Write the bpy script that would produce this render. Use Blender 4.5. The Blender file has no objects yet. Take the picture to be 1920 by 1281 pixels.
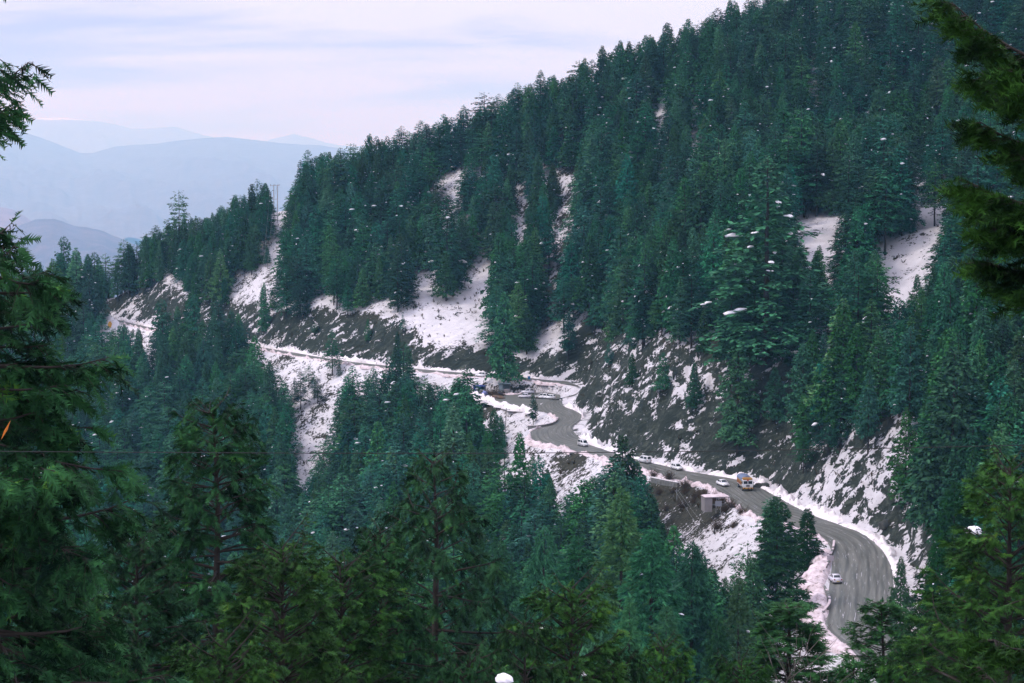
import bpy, bmesh, math, random
import numpy as np
from mathutils import Vector, Matrix

SC = bpy.context.scene
COL = SC.collection
R = math.radians

# ------------------------------------------------------------------ camera
F = 4000.0                       # focal length in pixels of the 1920 px wide frame
W, H = 1920.0, 1281.0
CAMZ = 77.0                      # eye height above the road
PITCH = math.atan((640.5 - 287.0) / F)
cd = bpy.data.cameras.new('camera')
cam = bpy.data.objects.new('camera', cd)
COL.objects.link(cam)
cam.location = (0, 0, CAMZ)
cam.rotation_euler = (R(90) - PITCH, 0, 0)
cd.sensor_width = 36.0
cd.lens = 36.0 * F / W
cd.clip_start = 0.5
cd.clip_end = 160000.0
SC.camera = cam

# ------------------------------------------------------------------ sky
SUN_EL, SUN_AZ = R(52), R(250)   # soft light through cloud, from behind the camera's left
wd = bpy.data.worlds.new('World')
SC.world = wd
wd.use_nodes = True
wn, wl = wd.node_tree.nodes, wd.node_tree.links
wn.clear()
wout = wn.new('ShaderNodeOutputWorld')
wbg = wn.new('ShaderNodeBackground')
wbg.inputs['Strength'].default_value = 0.1
sky = wn.new('ShaderNodeTexSky')
sky.sky_type = 'NISHITA'
sky.sun_disc = False
sky.sun_elevation = SUN_EL
sky.sun_rotation = SUN_AZ
sky.altitude = 2500
tc = wn.new('ShaderNodeTexCoord')
mp = wn.new('ShaderNodeMapping')
mp.inputs['Scale'].default_value = (3.0, 3.0, 30.0)
mp.inputs['Rotation'].default_value = (0, R(-1.2), 0)
nz = wn.new('ShaderNodeTexNoise')
nz.inputs['Scale'].default_value = 1.6
nz.inputs['Detail'].default_value = 6
nz.inputs['Roughness'].default_value = 0.52
nz.inputs['Distortion'].default_value = 0.3
rp = wn.new('ShaderNodeValToRGB')
rp.color_ramp.interpolation = 'EASE'
rp.color_ramp.elements[0].position = 0.34
rp.color_ramp.elements[0].color = (4.7, 4.9, 8.2, 1)
rp.color_ramp.elements[1].position = 0.56
rp.color_ramp.elements[1].color = (8.1, 8.0, 9.5, 1)
mixw = wn.new('ShaderNodeMix')
mixw.data_type = 'RGBA'
mixw.inputs[0].default_value = 0.97          # cloud cover over the blue
wl.new(tc.outputs['Generated'], mp.inputs['Vector'])
wl.new(mp.outputs[0], nz.inputs['Vector'])
wl.new(nz.outputs['Fac'], rp.inputs[0])
wl.new(sky.outputs[0], mixw.inputs[6])
# an overcast sky: brighter towards the zenith
sepw = wn.new('ShaderNodeSeparateXYZ')
wl.new(tc.outputs['Generated'], sepw.inputs[0])
gr = wn.new('ShaderNodeMapRange')
gr.inputs[1].default_value = 0.0; gr.inputs[2].default_value = 1.0
gr.inputs[3].default_value = 1.0; gr.inputs[4].default_value = 1.9
wl.new(sepw.outputs['Z'], gr.inputs[0])
vm = wn.new('ShaderNodeVectorMath'); vm.operation = 'SCALE'
wl.new(rp.outputs[0], vm.inputs[0]); wl.new(gr.outputs[0], vm.inputs['Scale'])
wl.new(vm.outputs[0], mixw.inputs[7])
wl.new(mixw.outputs[2], wbg.inputs['Color'])
wl.new(wbg.outputs[0], wout.inputs['Surface'])

# ------------------------------------------------------------------ sun
sd = bpy.data.lights.new('sun', 'SUN')
sd.energy = 1.5
sd.angle = R(18)
sd.color = (1.0, 0.95, 0.9)
sun = bpy.data.objects.new('sun', sd)
COL.objects.link(sun)
_sv = Vector((math.sin(SUN_AZ) * math.cos(SUN_EL), math.cos(SUN_AZ) * math.cos(SUN_EL), math.sin(SUN_EL)))
sun.rotation_euler = (-_sv).to_track_quat('-Z', 'Y').to_euler()
sun.location = (0, 0, 300)

# ------------------------------------------------------------------ exposure and sampling
SC.view_settings.view_transform = 'Standard'
SC.view_settings.look = 'None'
SC.view_settings.exposure = 0.14
SC.view_settings.gamma = 1.0
SC.view_settings.use_curve_mapping = False
SC.cycles.max_bounces = 5
SC.cycles.diffuse_bounces = 2
SC.cycles.glossy_bounces = 2
SC.cycles.transmission_bounces = 2
SC.cycles.volume_bounces = 2
SC.cycles.use_denoising = True

# ------------------------------------------------------------------ helpers
rng = np.random.default_rng(11)
random.seed(5)

def tag(o, label=None, cat=None, group=None, kind=None):
    if label: o['label'] = label
    if cat: o['category'] = cat
    if group: o['group'] = group
    if kind: o['kind'] = kind
    return o

def ray(px, py):
    a = (px - 960.0) / F
    u = -(py - 640.5) / F
    return np.array([a, math.cos(PITCH) + u * math.sin(PITCH), -math.sin(PITCH) + u * math.cos(PITCH)])

def at(px, py, D):
    d = ray(px, py)
    return np.array([0, 0, CAMZ]) + d * (D / d[1])

def on_z(px, py, z):
    d = ray(px, py)
    return np.array([0, 0, CAMZ]) + d * ((z - CAMZ) / d[2])

def proj(P):
    """world points (n,3) -> pixel columns u, rows v, depth"""
    P = np.atleast_2d(P)
    x, y, z = P[:, 0], P[:, 1], P[:, 2] - CAMZ
    c, s = math.cos(PITCH), math.sin(PITCH)
    dep = y * c - z * s
    up = y * s + z * c
    return 960 + F * x / dep, 640.5 - F * up / dep, dep

def np_mesh(name, V, faces, mats=(), mat_idx=None, smooth=False, uv=None):
    """V (n,3); faces: list of int arrays (k,3) and/or (k,4)"""
    me = bpy.data.meshes.new(name)
    V = np.asarray(V, np.float32)
    faces = [np.asarray(f, np.int32) for f in faces if len(f)]
    loops = np.concatenate([f.ravel() for f in faces])
    tot = np.concatenate([np.full(len(f), f.shape[1], np.int32) for f in faces])
    start = np.concatenate([[0], np.cumsum(tot)[:-1]]).astype(np.int32)
    me.vertices.add(len(V)); me.vertices.foreach_set('co', V.ravel())
    me.loops.add(len(loops)); me.loops.foreach_set('vertex_index', loops)
    me.polygons.add(len(tot))
    me.polygons.foreach_set('loop_start', start)
    me.polygons.foreach_set('loop_total', tot)
    if mat_idx is not None:
        me.polygons.foreach_set('material_index', np.asarray(mat_idx, np.int32))
    me.polygons.foreach_set('use_smooth', np.full(len(tot), smooth))
    for m in mats: me.materials.append(m)
    if uv is not None:
        l = me.uv_layers.new(name='uv')
        l.data.foreach_set('uv', np.asarray(uv, np.float32)[loops].ravel())
    me.update(calc_edges=True)
    me.validate()
    return me

def obj(name, me, parent=None, loc=None, rotz=None):
    o = bpy.data.objects.new(name, me)
    COL.objects.link(o)
    if parent is not None: o.parent = parent
    if loc is not None: o.location = loc
    if rotz is not None: o.rotation_euler = (0, 0, rotz)
    return o

def empty(name, loc=(0, 0, 0), rotz=0.0):
    o = bpy.data.objects.new(name, None)
    o.empty_display_size = 0.5
    COL.objects.link(o)
    o.location = loc
    o.rotation_euler = (0, 0, rotz)
    return o

# value noise on a lattice, vectorised
def _hash(ix, iy, seed):
    h = (ix.astype(np.int64) * 374761393 + iy.astype(np.int64) * 668265263 + seed * 974634777) & 0x7fffffff
    h = ((h ^ (h >> 13)) * 1274126177) & 0x7fffffff
    h = h ^ (h >> 16)
    return (h & 0xffff) / 65535.0

def vnoise(x, y, seed=0):
    ix, iy = np.floor(x), np.floor(y)
    fx, fy = x - ix, y - iy
    fx = fx * fx * (3 - 2 * fx); fy = fy * fy * (3 - 2 * fy)
    a = _hash(ix, iy, seed); b = _hash(ix + 1, iy, seed)
    c = _hash(ix, iy + 1, seed); d = _hash(ix + 1, iy + 1, seed)
    return (a + (b - a) * fx) * (1 - fy) + (c + (d - c) * fx) * fy

def fbm(x, y, seed=0, oct=4, gain=0.5, lac=2.03):
    s = np.zeros_like(np.asarray(x, float)); a = 1.0; t = 0.0
    for k in range(oct):
        s += a * (vnoise(x, y, seed + k * 17) - 0.5) * 2
        t += a; a *= gain; x = x * lac + 13.7; y = y * lac - 7.3
    return s / t

# ------------------------------------------------------------------ materials
def mat(name, color, rough=0.7, spec=0.3, metal=0.0, noise=None, bump=None, coat=0.0):
    """noise = (scale, other colour, contrast); bump = (scale, strength, distance)"""
    m = bpy.data.materials.new(name)
    m.use_nodes = True
    n, l = m.node_tree.nodes, m.node_tree.links
    b = n['Principled BSDF']
    b.inputs['Base Color'].default_value = (*color, 1)
    b.inputs['Roughness'].default_value = rough
    b.inputs['Specular IOR Level'].default_value = spec
    b.inputs['Metallic'].default_value = metal
    b.inputs['Coat Weight'].default_value = coat
    t = None
    if noise or bump:
        t = n.new('ShaderNodeTexCoord')
    if noise:
        nt = n.new('ShaderNodeTexNoise'); nt.inputs['Scale'].default_value = noise[0]; nt.inputs['Detail'].default_value = 5
        r = n.new('ShaderNodeValToRGB')
        r.color_ramp.elements[0].position = 0.5 - noise[2]; r.color_ramp.elements[0].color = (*noise[1], 1)
        r.color_ramp.elements[1].position = 0.5 + noise[2]; r.color_ramp.elements[1].color = (*color, 1)
        l.new(t.outputs['Object'], nt.inputs['Vector']); l.new(nt.outputs['Fac'], r.inputs[0]); l.new(r.outputs[0], b.inputs['Base Color'])
    if bump:
        nb = n.new('ShaderNodeTexNoise'); nb.inputs['Scale'].default_value = bump[0]; nb.inputs['Detail'].default_value = 6
        bp = n.new('ShaderNodeBump'); bp.inputs['Strength'].default_value = bump[1]; bp.inputs['Distance'].default_value = bump[2]
        l.new(t.outputs['Object'], nb.inputs['Vector']); l.new(nb.outputs['Fac'], bp.inputs['Height']); l.new(bp.outputs[0], b.inputs['Normal'])
    return m
# ================================================================== THE ROAD (traced edges, outer then inner; z along it)
ROAD_PAIRS = [
    (1690, 1330, 1830, 1330, 0), (1610, 1235, 1735, 1240, 0), (1550, 1180, 1692, 1188, 0), (1550, 1140, 1682, 1145, 0),
    (1556, 1090, 1677, 1090, 0), (1560, 1050, 1668, 1052, 0), (1553, 1020, 1648, 1024, 0), (1528, 1003, 1615, 1000, 0),
    (1490, 990, 1568, 982, 0), (1440, 976, 1520, 964, 0), (1400, 962, 1478, 943, 0), (1372, 941, 1440, 922, 0),
    (1330, 916, 1405, 905, 0), (1296, 905, 1366, 896, 0), (1262, 898, 1322, 889, 0), (1228, 891, 1283, 882, 0),
    (1196, 882, 1250, 874, 0), (1155, 870, 1208, 865, 0), (1118, 857, 1165, 853, 0), (1082, 847, 1127, 841, 0),
    (1040, 839, 1100, 831, 0), (1003, 829, 1084, 818, 0), (986, 819, 1083, 806, 0), (985, 810, 1086, 797, 0), (1012, 802, 1089, 790, 0),
    (1040, 794, 1091, 783, 0), (1046, 787, 1090, 777, 0), (1036, 779, 1076, 769, 0), (1018, 771, 1058, 762, 0.0),
    (1012, 762, 1054, 753, 0.1), (1024, 753, 1058, 746, 0.3), (1046, 748, 1072, 742, 0.6), (1078, 741, 1082, 737, 1.2),
    (1090, 733, 1088, 729, 1.8), (1086, 726, 1080, 722, 2.2), (1062, 721, 1062, 715, 2.6), (1030, 720, 1030, 712, 2.8), (985, 714, 985, 708, 3),
    (930, 710, 930, 704, 3.2), (870, 705, 870, 699, 3.5), (800, 699, 800, 693, 4), (720, 691, 722, 685, 4),
    (660, 685, 664, 678, 4.3), (600, 677, 606, 669, 4.5), (550, 669, 558, 660, 4.8), (495, 660, 503, 651, 5),
    (430, 649, 440, 640, 5.5), (350, 637, 362, 627, 6), (283, 624, 300, 614, 6.5), (230, 612, 248, 602, 7),
    (188, 603, 206, 592, 7.5), (140, 597, 158, 587, 7.8), (90, 597, 108, 588, 8), (20, 605, 30, 597, 8)]

def catmull(P, n):
    P = np.asarray(P, float); out = []
    for i in range(len(P) - 1):
        p0 = P[max(i - 1, 0)]; p1 = P[i]; p2 = P[i + 1]; p3 = P[min(i + 2, len(P) - 1)]
        for k in range(n):
            t = k / n
            out.append(0.5 * ((2 * p1) + (-p0 + p2) * t + (2 * p0 - 5 * p1 + 4 * p2 - p3) * t * t + (-p0 + 3 * p1 - 3 * p2 + p3) * t ** 3))
    out.append(P[-1])
    return np.array(out)

_Lc = np.array([on_z(a, b, z) for a, b, c, d, z in ROAD_PAIRS])
_Rc = np.array([on_z(c, d, z) for a, b, c, d, z in ROAD_PAIRS])
# keep the far, strongly foreshortened stretch at a sane width about its centre line
for i in range(len(ROAD_PAIRS)):
    w = np.linalg.norm(_Rc[i] - _Lc[i]); c = (_Rc[i] + _Lc[i]) / 2
    wmax = 10.0 if i >= 31 else 17.0
    if w > wmax:
        d = (_Rc[i] - _Lc[i]) / w
        _Lc[i] = c - d * wmax / 2; _Rc[i] = c + d * wmax / 2
ROADL, ROADR = catmull(_Lc, 12), catmull(_Rc, 12)
NR = len(ROADL)
PLAZA_PX = [(878, 731), (905, 733), (940, 737), (985, 736), (1030, 736), (1050, 740), (1052, 748), (1040, 760), (1018, 772), (985, 767), (955, 761), (905, 746)]
PLAZA = np.array([on_z(a, b, 0.0) for a, b in PLAZA_PX])

def in_poly(px, py, poly):
    poly = np.asarray(poly, float); ins = np.zeros(np.shape(px), bool); j = len(poly) - 1
    for i in range(len(poly)):
        xi, yi = poly[i][:2]; xj, yj = poly[j][:2]
        c = ((yi > py) != (yj > py)) & (px < (xj - xi) * (py - yi) / (yj - yi + 1e-12) + xi)
        ins ^= c; j = i
    return ins

_t = np.linspace(0, 1, 8)[None, :, None]
ROADS = (ROADL[:, None, :] * (1 - _t) + ROADR[:, None, :] * _t).reshape(-1, 3)
_gx, _gy = np.meshgrid(np.arange(PLAZA[:, 0].min(), PLAZA[:, 0].max(), 1.5), np.arange(PLAZA[:, 1].min(), PLAZA[:, 1].max(), 1.5))
_m = in_poly(_gx.ravel(), _gy.ravel(), PLAZA)
ROADS = np.vstack([ROADS, np.stack([_gx.ravel()[_m], _gy.ravel()[_m], np.full(_m.sum(), -0.05)], 1)]).astype(np.float32)

# ================================================================== TERRAIN
RIDGE = [(-150, 620, 960), (130, 560, 930), (300, 500, 905), (430, 455, 885), (520, 392, 880), (600, 390, 885), (700, 345, 875), (800, 322, 860),
         (900, 285, 850), (1000, 245, 840), (1100, 212, 830), (1240, 160, 828), (1380, 112, 825), (1550, 42, 825), (1700, -40, 825), (1920, -150, 820), (2150, -260, 800)]
CTRL = [at(*r) for r in RIDGE]
CTRL += [at(a, b, D) + np.array([0, 90, -55]) for a, b, D in RIDGE]            # the far side falls away
CTRL += [at(a, b, D) + np.array([0, 260, -190]) for a, b, D in RIDGE[::2]]
CTRL += [at(*r) for r in [  # cliff tops and slopes over the road
    (1112, 604, 640), (1150, 625, 600), (1200, 640, 575), (1300, 655, 540), (1400, 690, 505), (1500, 740, 480), (1250, 450, 640), (1250, 300, 730), (1400, 450, 600), (1400, 280, 710),
    (1560, 600, 560), (1560, 350, 680), (1700, 850, 430), (1700, 600, 540), (1700, 300, 680), (1900, 900, 390), (1900, 600, 500), (1900, 250, 680), (1900, 1150, 335), (1800, 1150, 350), (2200, 1000, 330), (2200, 500, 480),
    (520, 600, 790), (560, 590, 780), (640, 603, 757), (700, 598, 748), (740, 610, 740), (850, 646, 723), (240, 560, 872), (1075, 690, 655), (1085, 640, 660), (1040, 610, 735), (960, 560, 755), (1000, 400, 795), (900, 500, 785), (800, 520, 785), (700, 500, 808), (600, 540, 815), (520, 520, 825), (430, 540, 840), (300, 560, 872)]]
def C(x, y, z): CTRL.append(np.array([x, y, z], float))
for x, y, z in [(-60, 620, -70), (-120, 700, -80), (0, 520, -60), (-150, 560, -175), (-80, 500, -120), (0, 440, -72), (30, 400, -48), (50, 350, -22), (62, 300, -9), (-250, 600, -200), (-300, 900, -120), (-300, 500, -190),
                (0, 0, 75.2), (0, 30, 65), (-30, 60, 50), (0, 100, 32), (-60, 130, 15), (0, 200, 0), (-80, 250, -45), (-150, 300, -90), (0, 300, -20), (40, 200, 6), (40, 100, 38),
                (70, 100, 38), (90, 200, 15), (110, 280, 12), (60, 40, 60), (-60, 0, 66), (60, -40, 90), (-60, -60, 80), (200, 100, 70), (250, 250, 60), (200, 350, 60), (-200, 100, -20), (-200, 0, 20), (300, 500, 140), (400, 300, 120),
                (300, 0, 110), (-400, 200, -150), (-500, 600, -260), (-600, 1000, -300), (600, 700, 150), (500, 1000, 60), (0, 1250, -250), (-300, 1250, -330)]:
    C(x, y, z)
for i in range(6, NR, 24):
    c = (ROADL[i] + ROADR[i]) / 2
    C(*c)
CTRL = np.array(CTRL)
S = 100.0
_X = CTRL[:, :2] / S
def phi(r): return r
_A = phi(np.linalg.norm(_X[:, None] - _X[None], axis=2)) + np.eye(len(_X)) * -0.02
_Pm = np.hstack([np.ones((len(_X), 1)), _X])
_M = np.block([[_A, _Pm], [_Pm.T, np.zeros((3, 3))]])
_sol = np.linalg.solve(_M, np.concatenate([CTRL[:, 2], np.zeros(3)]))
def base_z(x, y):
    x = np.asarray(x, float).ravel(); y = np.asarray(y, float).ravel(); out = np.empty(len(x))
    for i in range(0, len(x), 20000):
        q = np.stack([x[i:i + 20000], y[i:i + 20000]], 1) / S
        r = np.sqrt(((q[:, None, :] - _X[None]) ** 2).sum(2))
        out[i:i + 20000] = r @ _sol[:-3] + _sol[-3] + q @ _sol[-2:]
    return out

from mathutils.kdtree import KDTree
_kd = KDTree(len(ROADS))
for i, p in enumerate(ROADS): _kd.insert((float(p[0]), float(p[1]), 0.0), i)
_kd.balance()
def road_near(x, y):
    """distance to the carriageway and its level; points beyond 150 m get 150"""
    n = len(x); d = np.full(n, 150.0); z = np.zeros(n)
    near = (y > 250) & (y < 1010) & (x > -260) & (x < 130)
    for k in np.nonzero(near)[0]:
        _, i, dist = _kd.find((x[k], y[k], 0.0))
        if dist < 150: d[k] = dist
        z[k] = ROADS[i, 2]
    return d, z

def terrain(x, y):
    """height, bareness (cut rock) and road distance"""
    x = np.asarray(x, float).ravel(); y = np.asarray(y, float).ravel()
    b = base_z(x, y)
    far = np.clip((np.hypot(x, y) - 20) / 120, 0, 1)
    b = b + far * (2.6 * fbm(x / 38, y / 38, 3, 3) + 0.9 * fbm(x / 9, y / 9, 9, 3))
    d, zr = road_near(x, y)
    up = zr + 1.55 * np.maximum(d - 3.2, 0) 
    dn = zr - 0.8 * np.maximum(d - 1.6, 0)
    dn = np.where(d < 149, dn, -1e4); up = np.where(d < 149, up, 1e4)
    cut = np.clip((b - up) / 2.0, 0, 1) * np.clip((34 - d) / 8, 0, 1)                     # 1 where the hill has been cut back
    z = np.clip(b, dn, up)
    # bedding ledges on the cut rock: slanting terraces, steep risers
    wob = 7.0 * fbm(x / 22, y / 22, 31, 4, 0.6)
    t = (z + 0.50 * (x - 0.25 * y) + wob) / 5.4
    brk = np.clip(0.55 + 1.5 * fbm(x / 9, y / 9, 131, 3), 0, 1)
    f = t - np.floor(t); sm = f * f * (3 - 2 * f); sm = sm * sm * (3 - 2 * sm)
    rock = np.clip((d - 3.0) / 3.0, 0, 1) * cut
    z = z + rock * (5.4 * (sm - f) * 0.85 * brk + 2.6 * fbm(x / 4.2, y / 4.2, 55, 4, 0.62) + 3.4 * fbm(x / 13, y / 13, 77, 2))
    # softer ledges on the natural slopes
    z = z + np.clip((d - 4) / 6, 0, 1) * far * 0.35 * fbm(x / 2.6, y / 2.6, 91, 2)
    z = np.where(d < 0.9, zr - 0.16, z)
    return z, cut, d

_F16 = math.radians(16.0)
az = np.concatenate([np.radians(np.arange(-100, -30, 7.0)), np.radians(np.arange(-30, -16, 1.0)), np.linspace(-_F16, _F16, 430), np.radians(np.arange(17, 31, 1.0)), np.radians(np.arange(36, 101, 7.0))])
rad = np.concatenate([[1.0], np.arange(4, 120, 4), np.arange(120, 300, 3.0), np.arange(300, 340, 1.2), np.arange(340, 660, 0.8), np.arange(660, 800, 1.0), np.arange(800, 950, 2.0), np.arange(950, 1300, 14), [1400, 1600, 2000]])
AZ, RD = np.meshgrid(az, rad)
TX, TY = (RD * np.sin(AZ)).ravel(), (RD * np.cos(AZ)).ravel()
TZ, TCUT, TD = terrain(TX, TY)
_fall = np.clip((RD.ravel() - 1150) / 900, 0, 1)
TZ = TZ * (1 - _fall) + -720 * _fall
nr, nc = len(rad), len(az)
_i = np.arange(nr - 1)[:, None] * nc + np.arange(nc - 1)[None]
_q = np.stack([_i, _i + 1, _i + nc + 1, _i + nc], 2).reshape(-1, 4)

# ---- ground material: snow over brown scrub and grey rock, by slope, cut and patchy cover
def ground_material():
    m = bpy.data.materials.new('snowy_hillside'); m.use_nodes = True
    n, l = m.node_tree.nodes, m.node_tree.links
    b = n['Principled BSDF']; b.inputs['Specular IOR Level'].default_value = 0.2; b.inputs['Roughness'].default_value = 0.8
    t = n.new('ShaderNodeTexCoord'); g = n.new('ShaderNodeNewGeometry')
    sep = n.new('ShaderNodeSeparateXYZ'); l.new(g.outputs['Normal'], sep.inputs[0])
    at_ = n.new('ShaderNodeAttribute'); at_.attribute_name = 'cut'
    def noise(sc, det, rough=0.6, dist=0.0):
        k = n.new('ShaderNodeTexNoise'); k.inputs['Scale'].default_value = sc; k.inputs['Detail'].default_value = det
        k.inputs['Roughness'].default_value = rough; k.inputs['Distortion'].default_value = dist
        l.new(t.outputs['Object'], k.inputs['Vector']); return k.outputs['Fac']
    def mth(op, a, b_, clamp=False):
        k = n.new('ShaderNodeMath'); k.operation = op; k.use_clamp = clamp
        for i, v in enumerate((a, b_)):
            if isinstance(v, (int, float)): k.inputs[i].default_value = v
            else: l.new(v, k.inputs[i])
        return k.outputs[0]
    big, mid, fine = noise(0.045, 3), noise(0.22, 6, 0.68, 0.6), noise(1.3, 4, 0.65)
    v = mth('MULTIPLY', mth('SUBTRACT', sep.outputs['Z'], 0.64), 3.0)
    v = mth('ADD', v, mth('MULTIPLY', mth('SUBTRACT', mid, 0.5), 4.2))
    v = mth('ADD', v, mth('MULTIPLY', mth('SUBTRACT', fine, 0.5), 3.6))
    v = mth('ADD', v, mth('MULTIPLY', mth('SUBTRACT', big, 0.5), 1.6))
    # on the cut rock snow lies in slanting strips along the bedding
    mps = n.new('ShaderNodeMapping'); mps.vector_type = 'TEXTURE'; mps.inputs['Rotation'].default_value = (0, R(-28), 0); mps.inputs['Scale'].default_value = (3.4, 1.5, 0.75)
    l.new(t.outputs['Object'], mps.inputs['Vector'])
    ks = n.new('ShaderNodeTexNoise'); ks.inputs['Scale'].default_value = 0.42; ks.inputs['Detail'].default_value = 5; ks.inputs['Roughness'].default_value = 0.6; ks.inputs['Distortion'].default_value = 0.4
    l.new(mps.outputs[0], ks.inputs['Vector'])
    v = mth('ADD', v, mth('MULTIPLY', mth('MULTIPLY', mth('SUBTRACT', ks.outputs['Fac'], 0.52), 6.5), at_.outputs['Fac']))
    v = mth('SUBTRACT', v, mth('MULTIPLY', at_.outputs['Fac'], 0.22))
    ab = n.new('ShaderNodeAttribute'); ab.attribute_name = 'scrubby'
    v = mth('SUBTRACT', v, mth('MULTIPLY', ab.outputs['Fac'], 1.05))
    v = mth('MULTIPLY', mth('ADD', v, 0.02), 4.0, True)
    rk = n.new('ShaderNodeValToRGB')
    e = rk.color_ramp.elements
    e[0].position = 0.30; e[0].color = (0.010, 0.017, 0.012, 1)
    e[1].position = 0.74; e[1].color = (0.155, 0.175, 0.135, 1)
    k5 = e.new(0.52); k5.color = (0.036, 0.048, 0.035, 1)
    mpr = n.new('ShaderNodeMapping'); mpr.vector_type = 'TEXTURE'; mpr.inputs['Rotation'].default_value = (0, R(-26), 0); mpr.inputs['Scale'].default_value = (2.6, 1.2, 0.6)
    l.new(t.outputs['Object'], mpr.inputs['Vector'])
    kr = n.new('ShaderNodeTexNoise'); kr.inputs['Scale'].default_value = 0.55; kr.inputs['Detail'].default_value = 9; kr.inputs['Roughness'].default_value = 0.74; kr.inputs['Distortion'].default_value = 0.7
    l.new(mpr.outputs[0], kr.inputs['Vector']); l.new(kr.outputs['Fac'], rk.inputs[0])
    br = n.new('ShaderNodeValToRGB')
    br.color_ramp.elements[0].position = 0.35; br.color_ramp.elements[0].color = (0.030, 0.031, 0.020, 1)
    br.color_ramp.elements[1].position = 0.7; br.color_ramp.elements[1].color = (0.080, 0.076, 0.048, 1)
    l.new(noise(0.9, 6), br.inputs[0])
    mx = n.new('ShaderNodeMix'); mx.data_type = 'RGBA'
    l.new(at_.outputs['Fac'], mx.inputs[0]); l.new(br.outputs[0], mx.inputs[6]); l.new(rk.outputs[0], mx.inputs[7])
    sn = n.new('ShaderNodeMix'); sn.data_type = 'RGBA'
    sn.inputs[7].default_value = (0.94, 0.90, 0.925, 1)
    l.new(v, sn.inputs[0]); l.new(mx.outputs[2], sn.inputs[6]); l.new(sn.outputs[2], b.inputs['Base Color'])
    bp = n.new('ShaderNodeBump'); bp.inputs['Strength'].default_value = 1.0; bp.inputs['Distance'].default_value = 0.85
    hh = mth('ADD', mth('ADD', mth('MULTIPLY', noise(0.8, 8, 0.7), 0.8), mth('MULTIPLY', kr.outputs['Fac'], 1.6)), mth('MULTIPLY', v, 0.25))
    l.new(hh, bp.inputs['Height']); l.new(bp.outputs[0], b.inputs['Normal'])
    return m
M_GROUND = ground_material()
me = np_mesh('hillside', np.stack([TX, TY, TZ], 1), [_q], [M_GROUND], smooth=True)
a_ = me.attributes.new('cut', 'FLOAT', 'POINT'); a_.data.foreach_set('value', TCUT.astype(np.float32))
_sb = np.zeros(len(TX))
for _px, _py, _z, _r in [(1270, 955, -6, 13), (1310, 975, -6, 13), (1345, 985, -5, 11), (1240, 985, -10, 12), (905, 716, 0.5, 9), (560, 690, 0, 10), (930, 790, -6, 9), (1090, 880, -4, 9)]:
    _c = on_z(_px, _py, _z); _sb = np.maximum(_sb, np.clip(1.3 - np.hypot(TX - _c[0], TY - _c[1]) / _r, 0, 1))
for _px, _py, _D, _r in [(1465, 893, 470, 8), (1500, 905, 462, 9), (1535, 900, 458, 9), (1560, 880, 462, 8), (1580, 850, 470, 8), (1585, 930, 446, 7), (1640, 850, 440, 8), (1740, 1100, 360, 8)]:
    _c = at(_px, _py, _D); _sb = np.where(np.hypot(TX - _c[0], TY - _c[1]) < _r * 1.3, np.minimum(_sb, -np.clip(1.3 - np.hypot(TX - _c[0], TY - _c[1]) / _r, 0, 1)), _sb)
a_ = me.attributes.new('scrubby', 'FLOAT', 'POINT'); a_.data.foreach_set('value', _sb.astype(np.float32))
hill = tag(obj('hillside', me), kind='structure')

# height lookup for planting: straight from the function
def ground(x, y):
    z, c, d = terrain(np.array([x]), np.array([y]))
    return float(z[0])

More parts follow.
